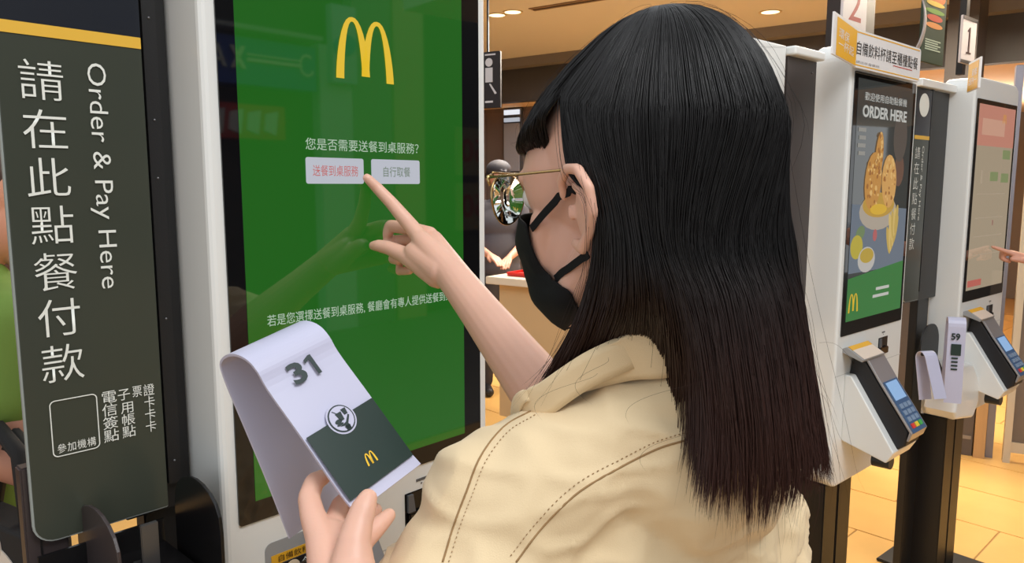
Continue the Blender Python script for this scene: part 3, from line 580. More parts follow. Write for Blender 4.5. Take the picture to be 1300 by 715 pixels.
cR = Vector((1, 0, 0)); cU = Vector((0, math.sin(PITCH), math.cos(PITCH))); cF = Vector((0, math.cos(PITCH), -math.sin(PITCH)))
TW = .078
Wv = (cR*.567+cU*.317+cF*.76).normalized()
TA = at(451, 653, .572)
pp = [ray_plane(x, y, TA, Wv) for (x, y) in ((368, 684), (340, 612), (310, 540), (292, 498), (283, 474), (281, 462), (288, 454), (300, 453), (314, 460), (326, 474), (340, 498), (384, 560), (430, 627), (451, 653))]
pts = [Vector(tuple(p)) for p in crs(pp, 60)]
tent_e = empty('number_tent', TA, 0, 'lavender-white folded number tent reading 31 held in the left hand', 'number tent')
v, f = tent('sheet', [p-TA for p in pts], TW, Wv, '', '')
o = pyd('sheet', v, f, TENT, tent_e); o.data.polygons.foreach_set('use_smooth', [False]*len(o.data.polygons))
# front panel local frame: origin bottom-left, x along width, y up the panel
bl = pts[-1]; up_ = (pts[-18]-pts[-1]).normalized(); nrm = Wv.cross(up_).normalized()
if nrm.y > 0: nrm = -nrm
def tpt(x, y, h): return bl-TA + Wv*x + up_*y + nrm*(h+.0026)
PL = (pts[-18]-pts[-1]).length
def tplate(name, poly, h, m, par):
    n = len(poly); vs = [tpt(x, y, h) for x, y in poly] + [tpt(x, y, h+.0003) for x, y in poly]
    return pyd(name, vs, [tuple(range(n)), tuple(range(n, 2*n))] + [(i, (i+1) % n, n+(i+1) % n, n+i) for i in range(n)], m, par)
def ttext(name, s, x0, x1, y0, y1, h, m, par, **k):
    me = text_mesh(s, **k); n = len(me.vertices); a = np.empty(n*3); me.vertices.foreach_get('co', a); a = a.reshape(-1, 3); mn, mx = a.min(0), a.max(0)
    for i in range(n): me.vertices[i].co = tpt(x0+(x1-x0)*(a[i, 0]-mn[0])/(mx[0]-mn[0]), y0+(y1-y0)*(a[i, 1]-mn[1])/(mx[1]-mn[1]), h)
    return link(name, me, m, par)
def timg(px, py):
    p = ray_plane(px, py, TA+nrm*.0026, nrm) - (bl+nrm*.0026); return (p.dot(Wv), p.dot(up_))
INK = mat('tent_ink', srgb(24, 44, 44), .4)
gA, gB, gC, gD = timg(384, 568), timg(526, 583), timg(469, 506), timg(388, 558)
yb, yt = timg(445, 640)[1]*0+.0125, (timg(388, 558)[1]+timg(469, 506)[1])/2
gr = tplate('green_field', [(.0015, .0105), (TW-.0015, .0105), (TW-.0015, yt), (.0015, yt)], 0, DGREEN, o)
cx_, cy_ = timg(433, 532); rr_ = .0125
tplate('badge_disc', [(cx_+rr_*1.12*math.cos(2*math.pi*i/32), cy_+rr_*1.12*math.sin(2*math.pi*i/32)) for i in range(32)], .0004, TENT, gr)
bd = tplate('badge_ring', [(cx_+rr_*math.cos(2*math.pi*i/32), cy_+rr_*math.sin(2*math.pi*i/32)) for i in range(32)], .0008, INK, gr)
tplate('badge_inner', [(cx_+rr_*.9*math.cos(2*math.pi*i/32), cy_+rr_*.9*math.sin(2*math.pi*i/32)) for i in range(32)], .0012, TENT, bd)
def bp_(nm, q, m=INK, h=.0016): return tplate(nm, [(cx_+a*rr_, cy_+b*rr_) for a, b in q], h, m, bd)
bp_('badge_cup', [(-.3, .45), (.2, .45), (.12, -.15), (-.2, -.15)]); bp_('badge_straw', [(-.42, .7), (-.36, .72), (-.14, .45), (-.2, .45)])
bp_('badge_burger', ell(-.38, -.1, .28, .16)); bp_('badge_burger', ell(-.38, -.32, .28, .09)); bp_('badge_hand', [(-.5, -.45), (.1, -.35), (.55, .05), (.62, -.05), (.2, -.5), (.18, -.85), (-.12, -.85), (-.12, -.55)])
bp_('badge_fries', [(.32, .1), (.6, .1), (.66, .55), (.26, .55)]); bp_('badge_sleeve', [(-.2, -.6), (.25, -.6), (.2, -.9), (-.15, -.9)])
n0, n1 = timg(370, 490), timg(403, 458)
nx_, ny_ = timg(388, 468)
ttext('number_text', '3', nx_-.0165, nx_-.0015, ny_-.0098, ny_+.0098, .0003, INK, o, offset=.03)
tplate('number_text', [(nx_+a, ny_+b) for a, b in ((.0075, -.0096), (.0113, -.0096), (.0113, .0096), (.0083, .0096), (.0025, .0072), (.0025, .0040), (.0075, .0060))], .0003, INK, o)
# small golden arches
lx, ly = timg(469, 582); bm = bmesh.new()
def small_arch(ca, hw, th, W, H):
    N = 12; P = []
    for i in range(N+1):
        s = math.sin((-1+2*i/N)*math.pi/2); hh = (1-abs(s)**2.3)**(1/1.5); P.append(((ca+hw*s)*W, hh*H, (ca+(hw-th)*s)*W, hh*.9*H))
    for i in range(N):
        a_, b_ = P[i], P[i+1]; vs = [bm.verts.new(tpt(lx-W/2+x+y*.12, ly-H/2+y, .0008)) for x, y in ((a_[0], a_[1]), (b_[0], b_[1]), (b_[2], b_[3]), (a_[2], a_[3]))]; bm.faces.new(vs)
small_arch(.285, .285, .15, .0115, .0105); small_arch(.715, .285, .15, .0115, .0105)
bmo('arches_logo', bm, mat('tent_yellow', srgb(232, 186, 40), .45), gr)
# tents hanging at the white rack of kiosk 3
def small_tent(loc, rz, label, plain=False, dk=True, w_=.09, h_=.19, sp=.05, tilt=0):
    e = empty('number_tent', loc, rz, label, 'number tent', 'number tents waiting at the rightmost kiosk'); e.rotation_euler = (tilt, 0, rz)
    prof = [Vector((0, -sp/2-.012, -h_)), Vector((0, -sp/2, -.03))] + [Vector((0, -sp/2*math.cos(math.pi*i/8), -.03+.03*math.sin(math.pi*i/8))) for i in range(1, 8)] + [Vector((0, sp/2, -.03)), Vector((0, sp/2+.012, -h_))]
    v, f = tent('sheet', prof, w_, Vector((1, 0, 0)), '', ''); s_ = pyd('sheet', v, f, TENT, e)
    def q(name, x0, x1, z0, z1, m, hh=.004):
        yy = lambda z: -sp/2-.012*((-.03-z)/(h_-.03))-hh
        return pyd(name, [(x0, yy(z0), z0), (x1, yy(z0), z0), (x1, yy(z1), z1), (x0, yy(z1), z1)], [(0, 1, 2, 3)], m, s_)
    if plain: return e
    q('green_field', .012, w_-.012, -.13, -.09, DGREEN)
    for i in range(4): q('print_bar', .015, w_-.02, -.143-i*.013, -.137-i*.013, DGREEN)
    me = text_mesh('59', offset=.03); n = len(me.vertices)
    for vv in me.vertices: vv.co = Vector((.010+vv.co.x*.028, -sp/2-.0065, -.075+vv.co.y*.032))
    link('number_text', me, INK, s_)
    return e
tp = at(1203, 402, 2.62); small_tent(tp, math.radians(-22), 'upright number tent with dark green print left of the far card terminal', w_=.055, h_=.30, sp=.06)
tp = at(1167, 446, 2.62); tq_ = tp.copy(); small_tent(tp, math.radians(12), 'plain pale folded tent leaning beside the black post on the right', True, w_=.05, h_=.17, tilt=-.3)
tr_ = empty('tent_holder', at(1208, 482, 2.72), math.radians(40), 'white moulded holder under the number tents on the right', 'holder')
prism('holder_body', [(-.06, .05), (-.045, .075), (.06, .06), (.14, -.02), (.15, -.10), (.10, -.155), (-.06, -.13), (-.085, -.10)], (-.05, .06), WHITE, tr_, .012, axis='y')
iv_ = Matrix.Rotation(-math.radians(40), 3, 'Z'); pg_ = iv_ @ (tq_+Vector((.01, 0, -.012))-tr_.location); tube('peg', [pg_, pg_+iv_ @ Vector((.05, .01, 0)), Vector((-.03, .0, -.02))], .006, BLACK, tr_)
prism('arm_plate', rrect(-.10, .06, .06, .20, [.01, .01, .07, .07], 6), (.075, .08), BLACK, tr_)

# ================================================================== BODIES
def blob(name, chains, ells, voxel, m, parent=None, smooth=6, factor=.5, xf=None):
    bm = bmesh.new()
    def ico(p, r, sub=3): bmesh.ops.create_icosphere(bm, subdivisions=sub, radius=r, matrix=Matrix.Translation(p))
    for ch in chains:
        for i, (p, r) in enumerate(ch):
            p = Vector(p); ico(p, r, 2 if r < .02 else 3)
            if i:
                q, rq = Vector(ch[i-1][0]), ch[i-1][1]; d = p-q
                if d.length < 1e-5: continue
                M = Matrix.Translation((p+q)/2) @ d.to_track_quat('Z', 'Y').to_matrix().to_4x4()
                bmesh.ops.create_cone(bm, cap_ends=True, segments=20, radius1=rq, radius2=r, depth=d.length, matrix=M)
    for (c, ax, r) in ells:   # centre, 3 axis vectors, radii
        R = Matrix((ax[0], ax[1], ax[2])).transposed().to_4x4(); bmesh.ops.create_icosphere(bm, subdivisions=4, radius=1, matrix=Matrix.Translation(c) @ R @ Matrix.Diagonal((r[0], r[1], r[2], 1)))
    me = bpy.data.meshes.new(name); bm.to_mesh(me); bm.free(); o = bpy.data.objects.new(name, me); COL.objects.link(o)
    md = o.modifiers.new('r', 'REMESH'); md.mode = 'VOXEL'; md.voxel_size = voxel; md.use_smooth_shade = True
    s = o.modifiers.new('s', 'SMOOTH'); s.factor = factor; s.iterations = smooth
    m2 = bpy.data.meshes.new_from_object(o.evaluated_get(bpy.context.evaluated_depsgraph_get())); bpy.data.objects.remove(o); bpy.data.meshes.remove(me)
    m2.materials.clear(); m2.name = name
    return link(name, m2, m, parent, True)
WX = (Vector((1, 0, 0)), Vector((0, 1, 0)), Vector((0, 0, 1)))
# ---- the woman
az = math.radians(-50)
hF = Vector((math.sin(az), math.cos(az), -.08)).normalized(); hL = Vector((0, 0, 1)).cross(hF).normalized(); hU = hF.cross(hL); HX = (hF, hL, hU)
ear = at(735, 272, .60); HC = ear - (hF*-.005 + hL*.080 + hU*-.005)
def H(f_, l_, u_): return HC + hF*f_ + hL*l_ + hU*u_
woman = empty('person', (.12, .68, 0), 0, 'woman with long dark hair in beige jacket, pointing at the green screen', 'person')
def wl(o): o.matrix_parent_inverse = Matrix.Translation((-.12, -.68, 0)); return o
bF = Vector((-.56, .83, 0)).normalized(); bL = Vector((-.83, -.56, 0)).normalized(); BX = (bL, bF, Vector((0, 0, 1)))
neck0 = H(-.03, 0, -.06); neck1 = H(-.052, 0, -.19)
SL = Vector((-.005, .60, 1.285)); SR = Vector((.255, .80, 1.265)); MID = Vector((.125, .69, 1.28))
EL = Vector((-.12, .48, 1.04)); WLp = at(438, 800, .50)
WR = at(577, 353, .985); ER = at(735, 560, .79)
# left hand (holds the tent)
d0 = .555
lh = [
 [(WLp, .023), (at(408, 684, .560), .0125)], [(WLp, .024), (at(424, 680, .568), .013)], [(WLp, .024), (at(440, 683, .572), .013)], [(WLp, .023), (at(452, 690, .568), .0125)],
 [(at(436, 770, .51), .024), (at(420, 722, .548), .016), (at(444, 716, .545), .017)],
 [(at(448, 765, .51), .022), (at(447, 720, .527), .0175), (at(449, 690, .535), .0132), (at(456, 662, .545), .0108), (at(462, 645, .551), .0098), (at(467, 633, .556), .0078)],
 [(at(408, 684, .560), .0122), (at(397, 655, .575), .0102), (at(392, 632, .588), .0090), (at(399, 612, .600), .0082), (at(412, 605, .610), .0066)],
 [(at(424, 680, .568), .0115), (at(427, 658, .590), .0092), (at(433, 641, .605), .0084), (at(446, 630, .613), .0070)],
 [(at(440, 683, .572), .0110), (at(454, 668, .590), .0088), (at(466, 656, .604), .0078), (at(476, 648, .610), .0066)],
 [(at(452, 692, .562), .0108), (at(470, 678, .574), .0086), (at(484, 664, .584), .0074), (at(494, 654, .592), .0060)]]
# right hand (pointing)
sp_ = kl(1, .207, -.0045, 0); tipY = sp_.y-.004
ch_idx = [(at(532, 300, 1.035), .0118), (at(519, 284, 1.046), .0108), (at(497, 258, 1.056), .0092), (at(480, 240, 1.061), .0082), (at(466, 226, tipY-.001), .0064)]
rh = [
 [(WR, .0235), (at(534, 304, 1.030), .0135)], [(WR, .0235), (at(550, 304, 1.050), .0135)], [(WR, .023), (at(556, 318, 1.07), .0125)], [(WR, .022), (at(552, 330, 1.085), .0115)],
 [(at(560, 345, .995), .020), (at(528, 322, 1.03), .018), (at(548, 318, 1.04), .018)],
 ch_idx,
 [(at(546, 298, 1.055), .0115), (at(520, 290, 1.075), .0098), (at(496, 287, 1.088), .0092), (at(487, 303, 1.092), .0086), (at(499, 316, 1.085), .0078), (at(512, 320, 1.078), .007)],
 [(at(553, 308, 1.068), .011), (at(520, 305, 1.09), .0095), (at(490, 307, 1.103), .0088), (at(486, 325, 1.103), .0078), (at(505, 331, 1.09), .0068)],
 [(at(554, 322, 1.08), .010), (at(526, 325, 1.10), .0086), (at(505, 330, 1.108), .0078), (at(506, 344, 1.104), .0068), (at(520, 344, 1.09), .006)],
 [(at(556, 350, 1.0), .018), (at(533, 335, 1.02), .0155), (at(512, 323, 1.037), .0118), (at(494, 315, 1.048), .0100), (at(481, 312, 1.055), .0088), (at(474, 312, 1.060), .0068)]]
arms = [[(SL, .05), (EL, .038), (EL.lerp(WLp, .25), .036), (EL.lerp(WLp, .8), .025), (WLp, .022)],
        [(SR, .05), (ER, .036), (ER.lerp(WR, .25), .0365), (ER.lerp(WR, .75), .0265), (WR, .0232)]]
headc = [[(neck0, .048), (neck1, .044), (MID+Vector((0, 0, -.05)), .05)],
 [(H(.0, .052, -.040), .018), (H(.03, .045, -.072), .016), (H(.066, .012, -.094), .015), (H(.066, -.012, -.094), .015), (H(.03, -.045, -.072), .016), (H(.0, -.052, -.040), .018)],
 [(H(.088, 0, .010), .007), (H(.098, 0, -.012), .0085), (H(.101, 0, -.028), .0105)], [(H(.094, .010, -.032), .007), (H(.094, -.010, -.032), .007)],
 [(H(.056, .040, -.012), .018), (H(.062, .028, -.04), .022)], [(H(.056, -.040, -.012), .018), (H(.062, -.028, -.04), .022)],
 [(H(.080, .038, .032), .008), (H(.086, .014, .030), .008)], [(H(.080, -.038, .032), .008), (H(.086, -.014, .030), .008)],
 [(H(.082, .018, -.056), .006), (H(.089, 0, -.054), .0075), (H(.082, -.018, -.056), .006)], [(H(.080, .014, -.064), .006), (H(.087, 0, -.065), .0075), (H(.080, -.014, -.064), .006)]]
for s in (1, -1):
    headc += [[(H(.012, s*.075, .010), .0036), (H(.010, s*.081, .022), .004), (H(-.002, s*.089, .031), .0043), (H(-.018, s*.097, .029), .0045), (H(-.030, s*.101, .014), .0045), (H(-.031, s*.099, -.004), .0043), (H(-.022, s*.092, -.020), .0042), (H(-.010, s*.084, -.032), .0056), (H(.002, s*.076, -.028), .0045)],
              [(H(-.004, s*.083, .018), .003), (H(-.014, s*.090, .012), .003), (H(-.019, s*.089, -.004), .003), (H(-.012, s*.083, -.015), .003)], [(H(.004, s*.076, .000), .004), (H(.003, s*.077, -.006), .004)]]
ells = [(H(-.008, 0, .035), HX, (.092, .073, .088)), (H(.028, 0, -.028), HX, (.061, .055, .074)), (H(.03, 0, .03), HX, (.066, .066, .065))]
for s in (1, -1): ells.append((H(-.016, s*.086, .0), ((hF-hL*s*.62).normalized(), (hL*s+hF*.62).normalized(), hU), (.019, .0030, .028)))
torso = [(MID-Vector((0, 0, .05)), BX, (.150, .065, .05)), (MID-Vector((0, 0, .20)), BX, (.150, .085, .20)), (MID-Vector((0, 0, .42)), BX, (.135, .085, .16))]
hip = MID-Vector((0, 0, .50))
legs = []
for s in (1, -1):
    hp = hip+bL*.085*s; kn = Vector((hp.x, hp.y, .43))+bF*.02; an = Vector((hp.x, hp.y, .08)); legs.append([(hp, .085), (kn, .052), (an, .038)]); legs.append([(an-Vector((0, 0, .03)), .035), (an+bF*.13-Vector((0, 0, .05)), .026)])
body = wl(blob('body', arms+headc+lh+rh+legs, ells+torso, .0017, SKIN, woman, 5, .5))
bodyb = BVHTree.FromPolygons([tuple(c.co) for c in body.data.vertices], [tuple(p.vertices) for p in body.data.polygons])
def push(p, gap):
    q, nq, i_, d_ = bodyb.find_nearest(p)
    if q is None: return p
    sd = (p-q).dot(nq)
    return q+nq*gap if sd < gap else p
# eyes, glasses, mask
for s in (1, -1):
    bm = bmesh.new(); bmesh.ops.create_uvsphere(bm, u_segments=20, v_segments=14, radius=.0122, matrix=Matrix.Translation(H(.0775, s*.029, .014))); ey = wl(bmo('eye', bm, mat('eye_white', srgb(230, 226, 222), .2), woman, True))
    bm = bmesh.new(); bmesh.ops.create_uvsphere(bm, u_segments=16, v_segments=10, radius=.006, matrix=Matrix.Translation(H(.0845, s*.029, .014))); io = bmo('iris', bm, mat('iris_dark', srgb(40, 26, 18), .1), ey, True)
GF = mat('gold_wire', srgb(190, 160, 110), .22, 1.0)
glasses = empty('glasses', HC, 0, 'thin gold wire glasses with green reflection worn by the woman', 'glasses')
def lensring(s, grow=1.0, n=36, f0=.103):
    out = []
    for i in range(n):
        t = 2*math.pi*i/n; cx, cz = math.cos(t), math.sin(t)
        x = .0265*cx*grow*(1 if cz < 0 else 1-.06*cz); z = .0245*cz*grow*(1.12 if cz < 0 else .78)
        l_ = .0355+x; out.append(H(f0+.006-7*(l_-.02)**2*.5 - .06*(z+.02)*.5, s*l_, .018+z)-HC)
    return out
for s in (1, -1):
    tube('rim', lensring(s), .0011, GF, glasses, 8, True)
    L_ = lensring(s, .97); c = sum(L_, Vector())/len(L_); n = len(L_)
    ln = pyd('lens', [c-hF*.0006]+L_+[p-hF*.0012 for p in L_]+[c-hF*.0018], [(0, 1+i, 1+(i+1) % n) for i in range(n)]+[(2*n+1, n+1+i, n+1+(i+1) % n) for i in range(n)]+[(1+i, 1+(i+1) % n, n+1+(i+1) % n, n+1+i) for i in range(n)], mat('lens_glass', (.9, .95, .93, 1), .0, trans=1, spec=.9), glasses, True)
    tube('brow_bar', [H(.104-.0*(x), s*x, .0375)-HC-hF*(3.2*max(0, x-.02)**2) for x in (.006, .02, .035, .05, .064)], .0009, GF, glasses)
    tube('temple', [H(.100, s*.0655, .034)-HC, H(.094, s*.0705, .033)-HC, H(.06, s*.078, .032)-HC, H(.0, s*.0815, .031)-HC, H(-.022, s*.083, .016)-HC, H(-.03, s*.082, .0)-HC], .0012, GF, glasses)
    tube('hinge', [H(.101, s*.060, .036)-HC, H(.101, s*.067, .034)-HC, H(.099, s*.067, .026)-HC], .0016, GF, glasses)
    tube('nose_pad_arm', [H(.102, s*.010, .014)-HC, H(.096, s*.008, .008)-HC, H(.094, s*.009, .000)-HC], .0008, GF, glasses)
tube('bridge', [H(.108, .010, .030)-HC, H(.111, 0, .032)-HC, H(.108, -.010, .030)-HC], .0010, GF, glasses)
def toH(p): d = p-HC; return (d.dot(hF), d.dot(hL), d.dot(hU))
MASKM = mat('black_mask_cloth', srgb(17, 17, 19), .8, spec=.25, bump=.3, bscale=900)
def onb(px, py, Y, off=.002):
    h = bodyb.ray_cast(Vector((0, 0, EYE)), ray(px, py).normalized())
    return h[0]+h[1]*off if h[0] and abs(h[0].y-Y) < .06 else at(px, py, Y)
edge = [toH(onb(676, 287, .695)), toH(onb(682, 314, .685)), toH(onb(694, 338, .668)), toH(onb(710, 352, .652)), toH(onb(730, 370, .645)), toH(onb(743, 393, .640))]
cen = [(.103, .000), (.115, -.026), (.111, -.045), (.106, -.065), (.098, -.088), (.066, -.110)]
NR, NC = 30, 45; ec = crs(edge, NR); cc = crs([(a, 0, b) for a, b in cen], NR); v = []; f = []
for i in range(NR):
    for j in range(NC):
        u = -1+2*j/(NC-1); th = abs(u)*math.pi/2
        Fc, Uc = cc[i][0], cc[i][2]; Fe, Le, Ue = ec[i]
        k_ = math.sin(th); ff = Fe+(Fc-Fe)*math.cos(th)**1.8; uu = Uc+(Ue-Uc)*abs(u)**1.6
        pl = .0022*math.exp(-((i/(NR-1)-.52-.1*abs(u))/.03)**2)
        v.append(H(ff+.003+pl, (1 if u > 0 else -1)*(Le+.002+pl*abs(u))*k_ if abs(u) > 1e-6 else 0, uu))
for i in range(NR-1):
    for j in range(NC-1): a = i*NC+j; f.append((a, a+1, a+NC+1, a+NC))
mask = empty('face_mask', HC, 0, 'black cloth face mask hooked over the woman\'s ear', 'mask')
v = [push(p, .0026) for p in v]
for _ in range(6):
    w2 = list(v)
    for i in range(1, NR-1):
        for j in range(1, NC-1): w2[i*NC+j] = v[i*NC+j]*.5+(v[i*NC+j-1]+v[i*NC+j+1]+v[(i-1)*NC+j]+v[(i+1)*NC+j])*.125
    v = w2
mo = pyd('mask_cloth', [p-HC for p in v], f, MASKM, mask, True); md = mo.modifiers.new('s', 'SOLIDIFY'); md.thickness = .0018; md.offset = 0
def strap(pts, w_=.0032):
    P = [push(Vector(tuple(p)), .0022) for p in crs(pts, 14)]; bm = bmesh.new(); prev = None
    for i, p in enumerate(P):
        t = (P[min(i+1, 13)]-P[max(i-1, 0)]).normalized(); out = hL if (p-HC).dot(hL) > 0 else -hL
        side = t.cross(out).normalized(); q = [bm.verts.new(p-HC+side*a*w_+out*b*.0007) for a, b in ((-1, -1), (1, -1), (1, 1), (-1, 1))]
        if prev:
            for k in range(4): bm.faces.new((prev[k], prev[(k+1) % 4], q[(k+1) % 4], q[k]))
        else: bm.faces.new(q)
        prev = q
    bm.faces.new(prev); return bmo('ear_strap', bm, MASKM, mask)
for s in (1, -1):
    e0 = toH(onb(677, 290, .694)); e1 = toH(onb(709, 353, .652)); g0 = toH(onb(719, 241, .605)); g1 = toH(onb(745, 320, .590))
    strap([H(e0[0], s*e0[1], e0[2]), H((e0[0]+g0[0])/2, s*((e0[1]+g0[1])/2+.003), (e0[2]+g0[2])/2), H(g0[0], s*(g0[1]), g0[2]), H(g0[0]-.012, s*(g0[1]-.001), g0[2]-.004)])
    strap([H(e1[0], s*(e1[1]+.002), e1[2]), H((e1[0]+g1[0])/2, s*((e1[1]+g1[1])/2+.002), (e1[2]+g1[2])/2), H(g1[0], s*g1[1], g1[2])])
# nails
def nail(p, d, up, w_, l_, m):
    d = d.normalized(); up = (up-d*up.dot(d)).normalized(); sd = d.cross(up); bm = bmesh.new()
    bmesh.ops.create_uvsphere(bm, u_segments=12, v_segments=8, radius=1, matrix=Matrix.Translation(p) @ Matrix((sd, d, up)).transposed().to_4x4() @ Matrix.Diagonal((w_, l_, .0012, 1)))
    return wl(bmo('fingernail', bm, m, woman, True))
NM = mat('nail', srgb(226, 176, 156), .25)
tp_, ti_ = at(467, 633, .556), at(462, 645, .551); nail(tp_*.65+ti_*.35-cF*.0074, tp_-ti_, -cF, .0052, .0072, NM)
tp_, ti_ = at(474, 312, 1.060), at(481, 312, 1.055); nail(tp_+(cU*.3-cF*.9).normalized()*.0050, tp_-ti_, -cF+cU*.3, .0048, .0062, NM)

# ---- jacket
JM = mat('beige_cotton_twill', srgb(224, 200, 160), .8, bump=.25, bscale=900, sheen=.15, var=.03, vscale=12)
jch = [[(SL+Vector((.012, .01, -.012)), .067), (SL.lerp(EL, .35), .072), (SL.lerp(EL, .75), .062), (EL+Vector((0, 0, -.01)), .056), (EL.lerp(WLp, .12), .054)],
       [(SR, .062), (SR.lerp(ER, .5), .056)],
       [(neck1+Vector((0, 0, -.002)), .066), (neck1.lerp(SL, .45)+Vector((0, 0, .008)), .054), (SL, .066)], [(neck1, .060), (neck1.lerp(SR, .5), .055), (SR, .060)],
       [(neck1+Vector((0, 0, -.030)), .078), (MID-Vector((0, 0, .03)), .088)]]
jel = [(MID+Vector((.0, .0, -.035)), BX, (.185, .092, .075)), (MID-bF*.02-Vector((0, 0, .12)), BX, (.185, .105, .13)), (MID-Vector((0, 0, .28)), BX, (.19, .11, .20)), (MID-Vector((0, 0, .44)), BX, (.19, .115, .14)), (MID-bF*.030-Vector((0, 0, .045)), BX, (.160, .090, .080)), (MID-bF*.034-Vector((0, 0, .11)), BX, (.155, .092, .11))]
jk = blob('jacket', jch, jel, .0045, JM, woman, 30, .6); wl(jk)
# soft creases
me = jk.data; n = len(me.vertices); co = np.empty(n*3); me.vertices.foreach_get('co', co); co = co.reshape(-1, 3); nn = np.empty(n*3); me.vertices.foreach_get('normal', nn); nn = nn.reshape(-1, 3)
dd = np.zeros(n)
for i in range(n):
    p = co[i]; a = (p[0]-MID.x)*bL.x+(p[1]-MID.y)*bL.y; b = (p[0]-MID.x)*bF.x+(p[1]-MID.y)*bF.y; c = p[2]-MID.z
    q1 = noise.noise(Vector((a*16+c*6, b*6, c*5+a*3)))            # falling folds
    q2 = noise.noise(Vector((a*9-c*26, b*9, c*30+a*14)))*.5        # diagonal pulls
    q3 = noise.noise(Vector((a*45+c*20, b*30, c*26+5)))*.22
    m_ = (1 if c > -.14 else .6) if c < -.03 else .6
    q4 = 1-abs(noise.noise(Vector((a*22+c*9, b*14+7, c*7-a*5))))*2.2; q5 = 1-abs(noise.noise(Vector((a*12-c*30+4, b*10, c*22+a*22))))*2.4
    m_ *= 1-.6*min(1, max(0, (-a-.10)/.06))
    dd[i] = (q1*.0065+q2*.005+q3*.003+max(q4, 0)*.0078+max(q5, 0)*.0060)*m_
co += nn*dd[:, None]; me.vertices.foreach_set('co', co.ravel()); me.update()
bvh = BVHTree.FromPolygons([tuple(c) for c in co], [tuple(p.vertices) for p in me.polygons])
def onj(px, py, off=.001):
    h = bvh.ray_cast(Vector((0, 0, EYE)), ray(px, py).normalized())
    return (h[0]+h[1]*off, h[1]) if h[0] else (None, None)
SEAM = mat('seam_thread', srgb(150, 118, 78), .8); FOLD = mat('seam_fold', srgb(190, 162, 120), .8)
def seam(pix, dash=None, r=.0008, name='seam', m=SEAM):
    P = crs([(a, b, 0) for a, b in pix], 60 if not dash else dash*2); pts = []
    for a, b, _ in P:
        q, nq = onj(a, b, .0002 if not dash else .0006); pts.append(q)
    bm = bmesh.new()
    if dash:
        for i in range(0, len(pts)-1, 2):
            if pts[i] and pts[i+1]: tube('', [pts[i], pts[i].lerp(pts[i+1], .75)], r, m, None, 4, False, bm)
    else:
        pts = [p for p in pts if p]
        if len(pts) > 2: tube('', pts, r, m, None, 6, False, bm)
    if len(bm.verts): o = wl(bmo(name, bm, m, woman, True)); return o
    bm.free()
seam([(562, 714), (577, 665), (592, 625), (610, 580), (640, 542), (678, 520)])
seam([(570, 714), (585, 667), (600, 628), (617, 586), (645, 549), (680, 527)], 40, .0004, 'stitching')
seam([(655, 714), (690, 668), (735, 625), (785, 595), (835, 570), (882, 556)])
seam([(648, 706), (684, 660), (730, 616), (783, 586), (833, 561), (880, 547)], 44, .0004, 'stitching')
# collar: folded band around the neck
upx = [((650, 556), .70), ((657, 511), .622), ((690, 486), .597), ((738, 452), .588), ((790, 428), .586), ((845, 408), .586), ((895, 398), .590), ((945, 402), .61)]
lpx = [(665, 580), (664, 522), (700, 515), (750, 500), (800, 488), (842, 484), (885, 478), (945, 474)]
up3 = [at(*p, Y) for p, Y in upx]; lo3 = []
for k, (a, b) in enumerate(lpx):
    q, _ = onj(a, b, .004); q = q or at(a, b, upx[k][1]-.02)
    if k == 0: q = at(665, 580, .68)
    lo3.append(q)
# continue round the far side of the neck
nc = neck1
def far(p, s): d = Vector((p.x-nc.x, p.y-nc.y, 0)); l_ = d.dot(bL); return nc+Vector((0, 0, p.z-nc.z))+bL*(-l_)+bF*d.dot(bF)
up3 += [nc+Vector((.075, .01, .02)), nc+Vector((.06, .06, .01)), nc+Vector((.0, .09, -.01)), nc+Vector((-.05, .09, -.035))]
lo3 += [nc+Vector((.105, .01, -.035)), nc+Vector((.085, .085, -.03)), nc+Vector((.0, .12, -.045)), nc+Vector((-.06, .11, -.06))]
NU, NV = 90, 12; ua, la = crs(up3, NU), crs(lo3, NU); v = []; f = []
for i in range(NU):
    a, b = Vector(tuple(ua[i])), Vector(tuple(la[i])); out = Vector((a.x-nc.x, a.y-nc.y, 0)); out = out.normalized() if out.length > 1e-4 else Vector((0, -1, 0))
    inner = a-out*.006-Vector((0, 0, .028))
    for j in range(NV+4):
        if j < 4: p = inner.lerp(a, j/4)
        else:
            t = (j-4)/(NV-1); p = a.lerp(b, t)+ (out*.5+Vector((0, 0, .8)))*.011*math.sin(math.pi*min(1, t*1.02))**.8 * (.6+.4*noise.noise(Vector((i*.07, t*1.5, 3))))
        v.append(p)
R_ = NV+4
for i in range(NU-1):
    for j in range(R_-1): q = i*R_+j; f.append((q, q+1, q+R_+1, q+R_))
col_ = pyd('collar', v, f, JM, woman, True); wl(col_); md = col_.modifiers.new('s', 'SOLIDIFY'); md.thickness = .0028; md.offset = 0
# trousers and shoes
wl(blob('trousers', [[(p, r+.012) for p, r in L_] for L_ in legs[::2]]+[[(hip+bL*.07, .10), (hip-bL*.07, .10)]], [], .012, mat('dark_trousers', srgb(50, 52, 60), .8), woman, 4))
for L_ in legs[1::2]: wl(blob('shoe', [[(p+Vector((0, 0, -.008)), r+.008) for p, r in L_]], [], .008, mat('white_shoe', srgb(220, 218, 214), .5), woman, 4))

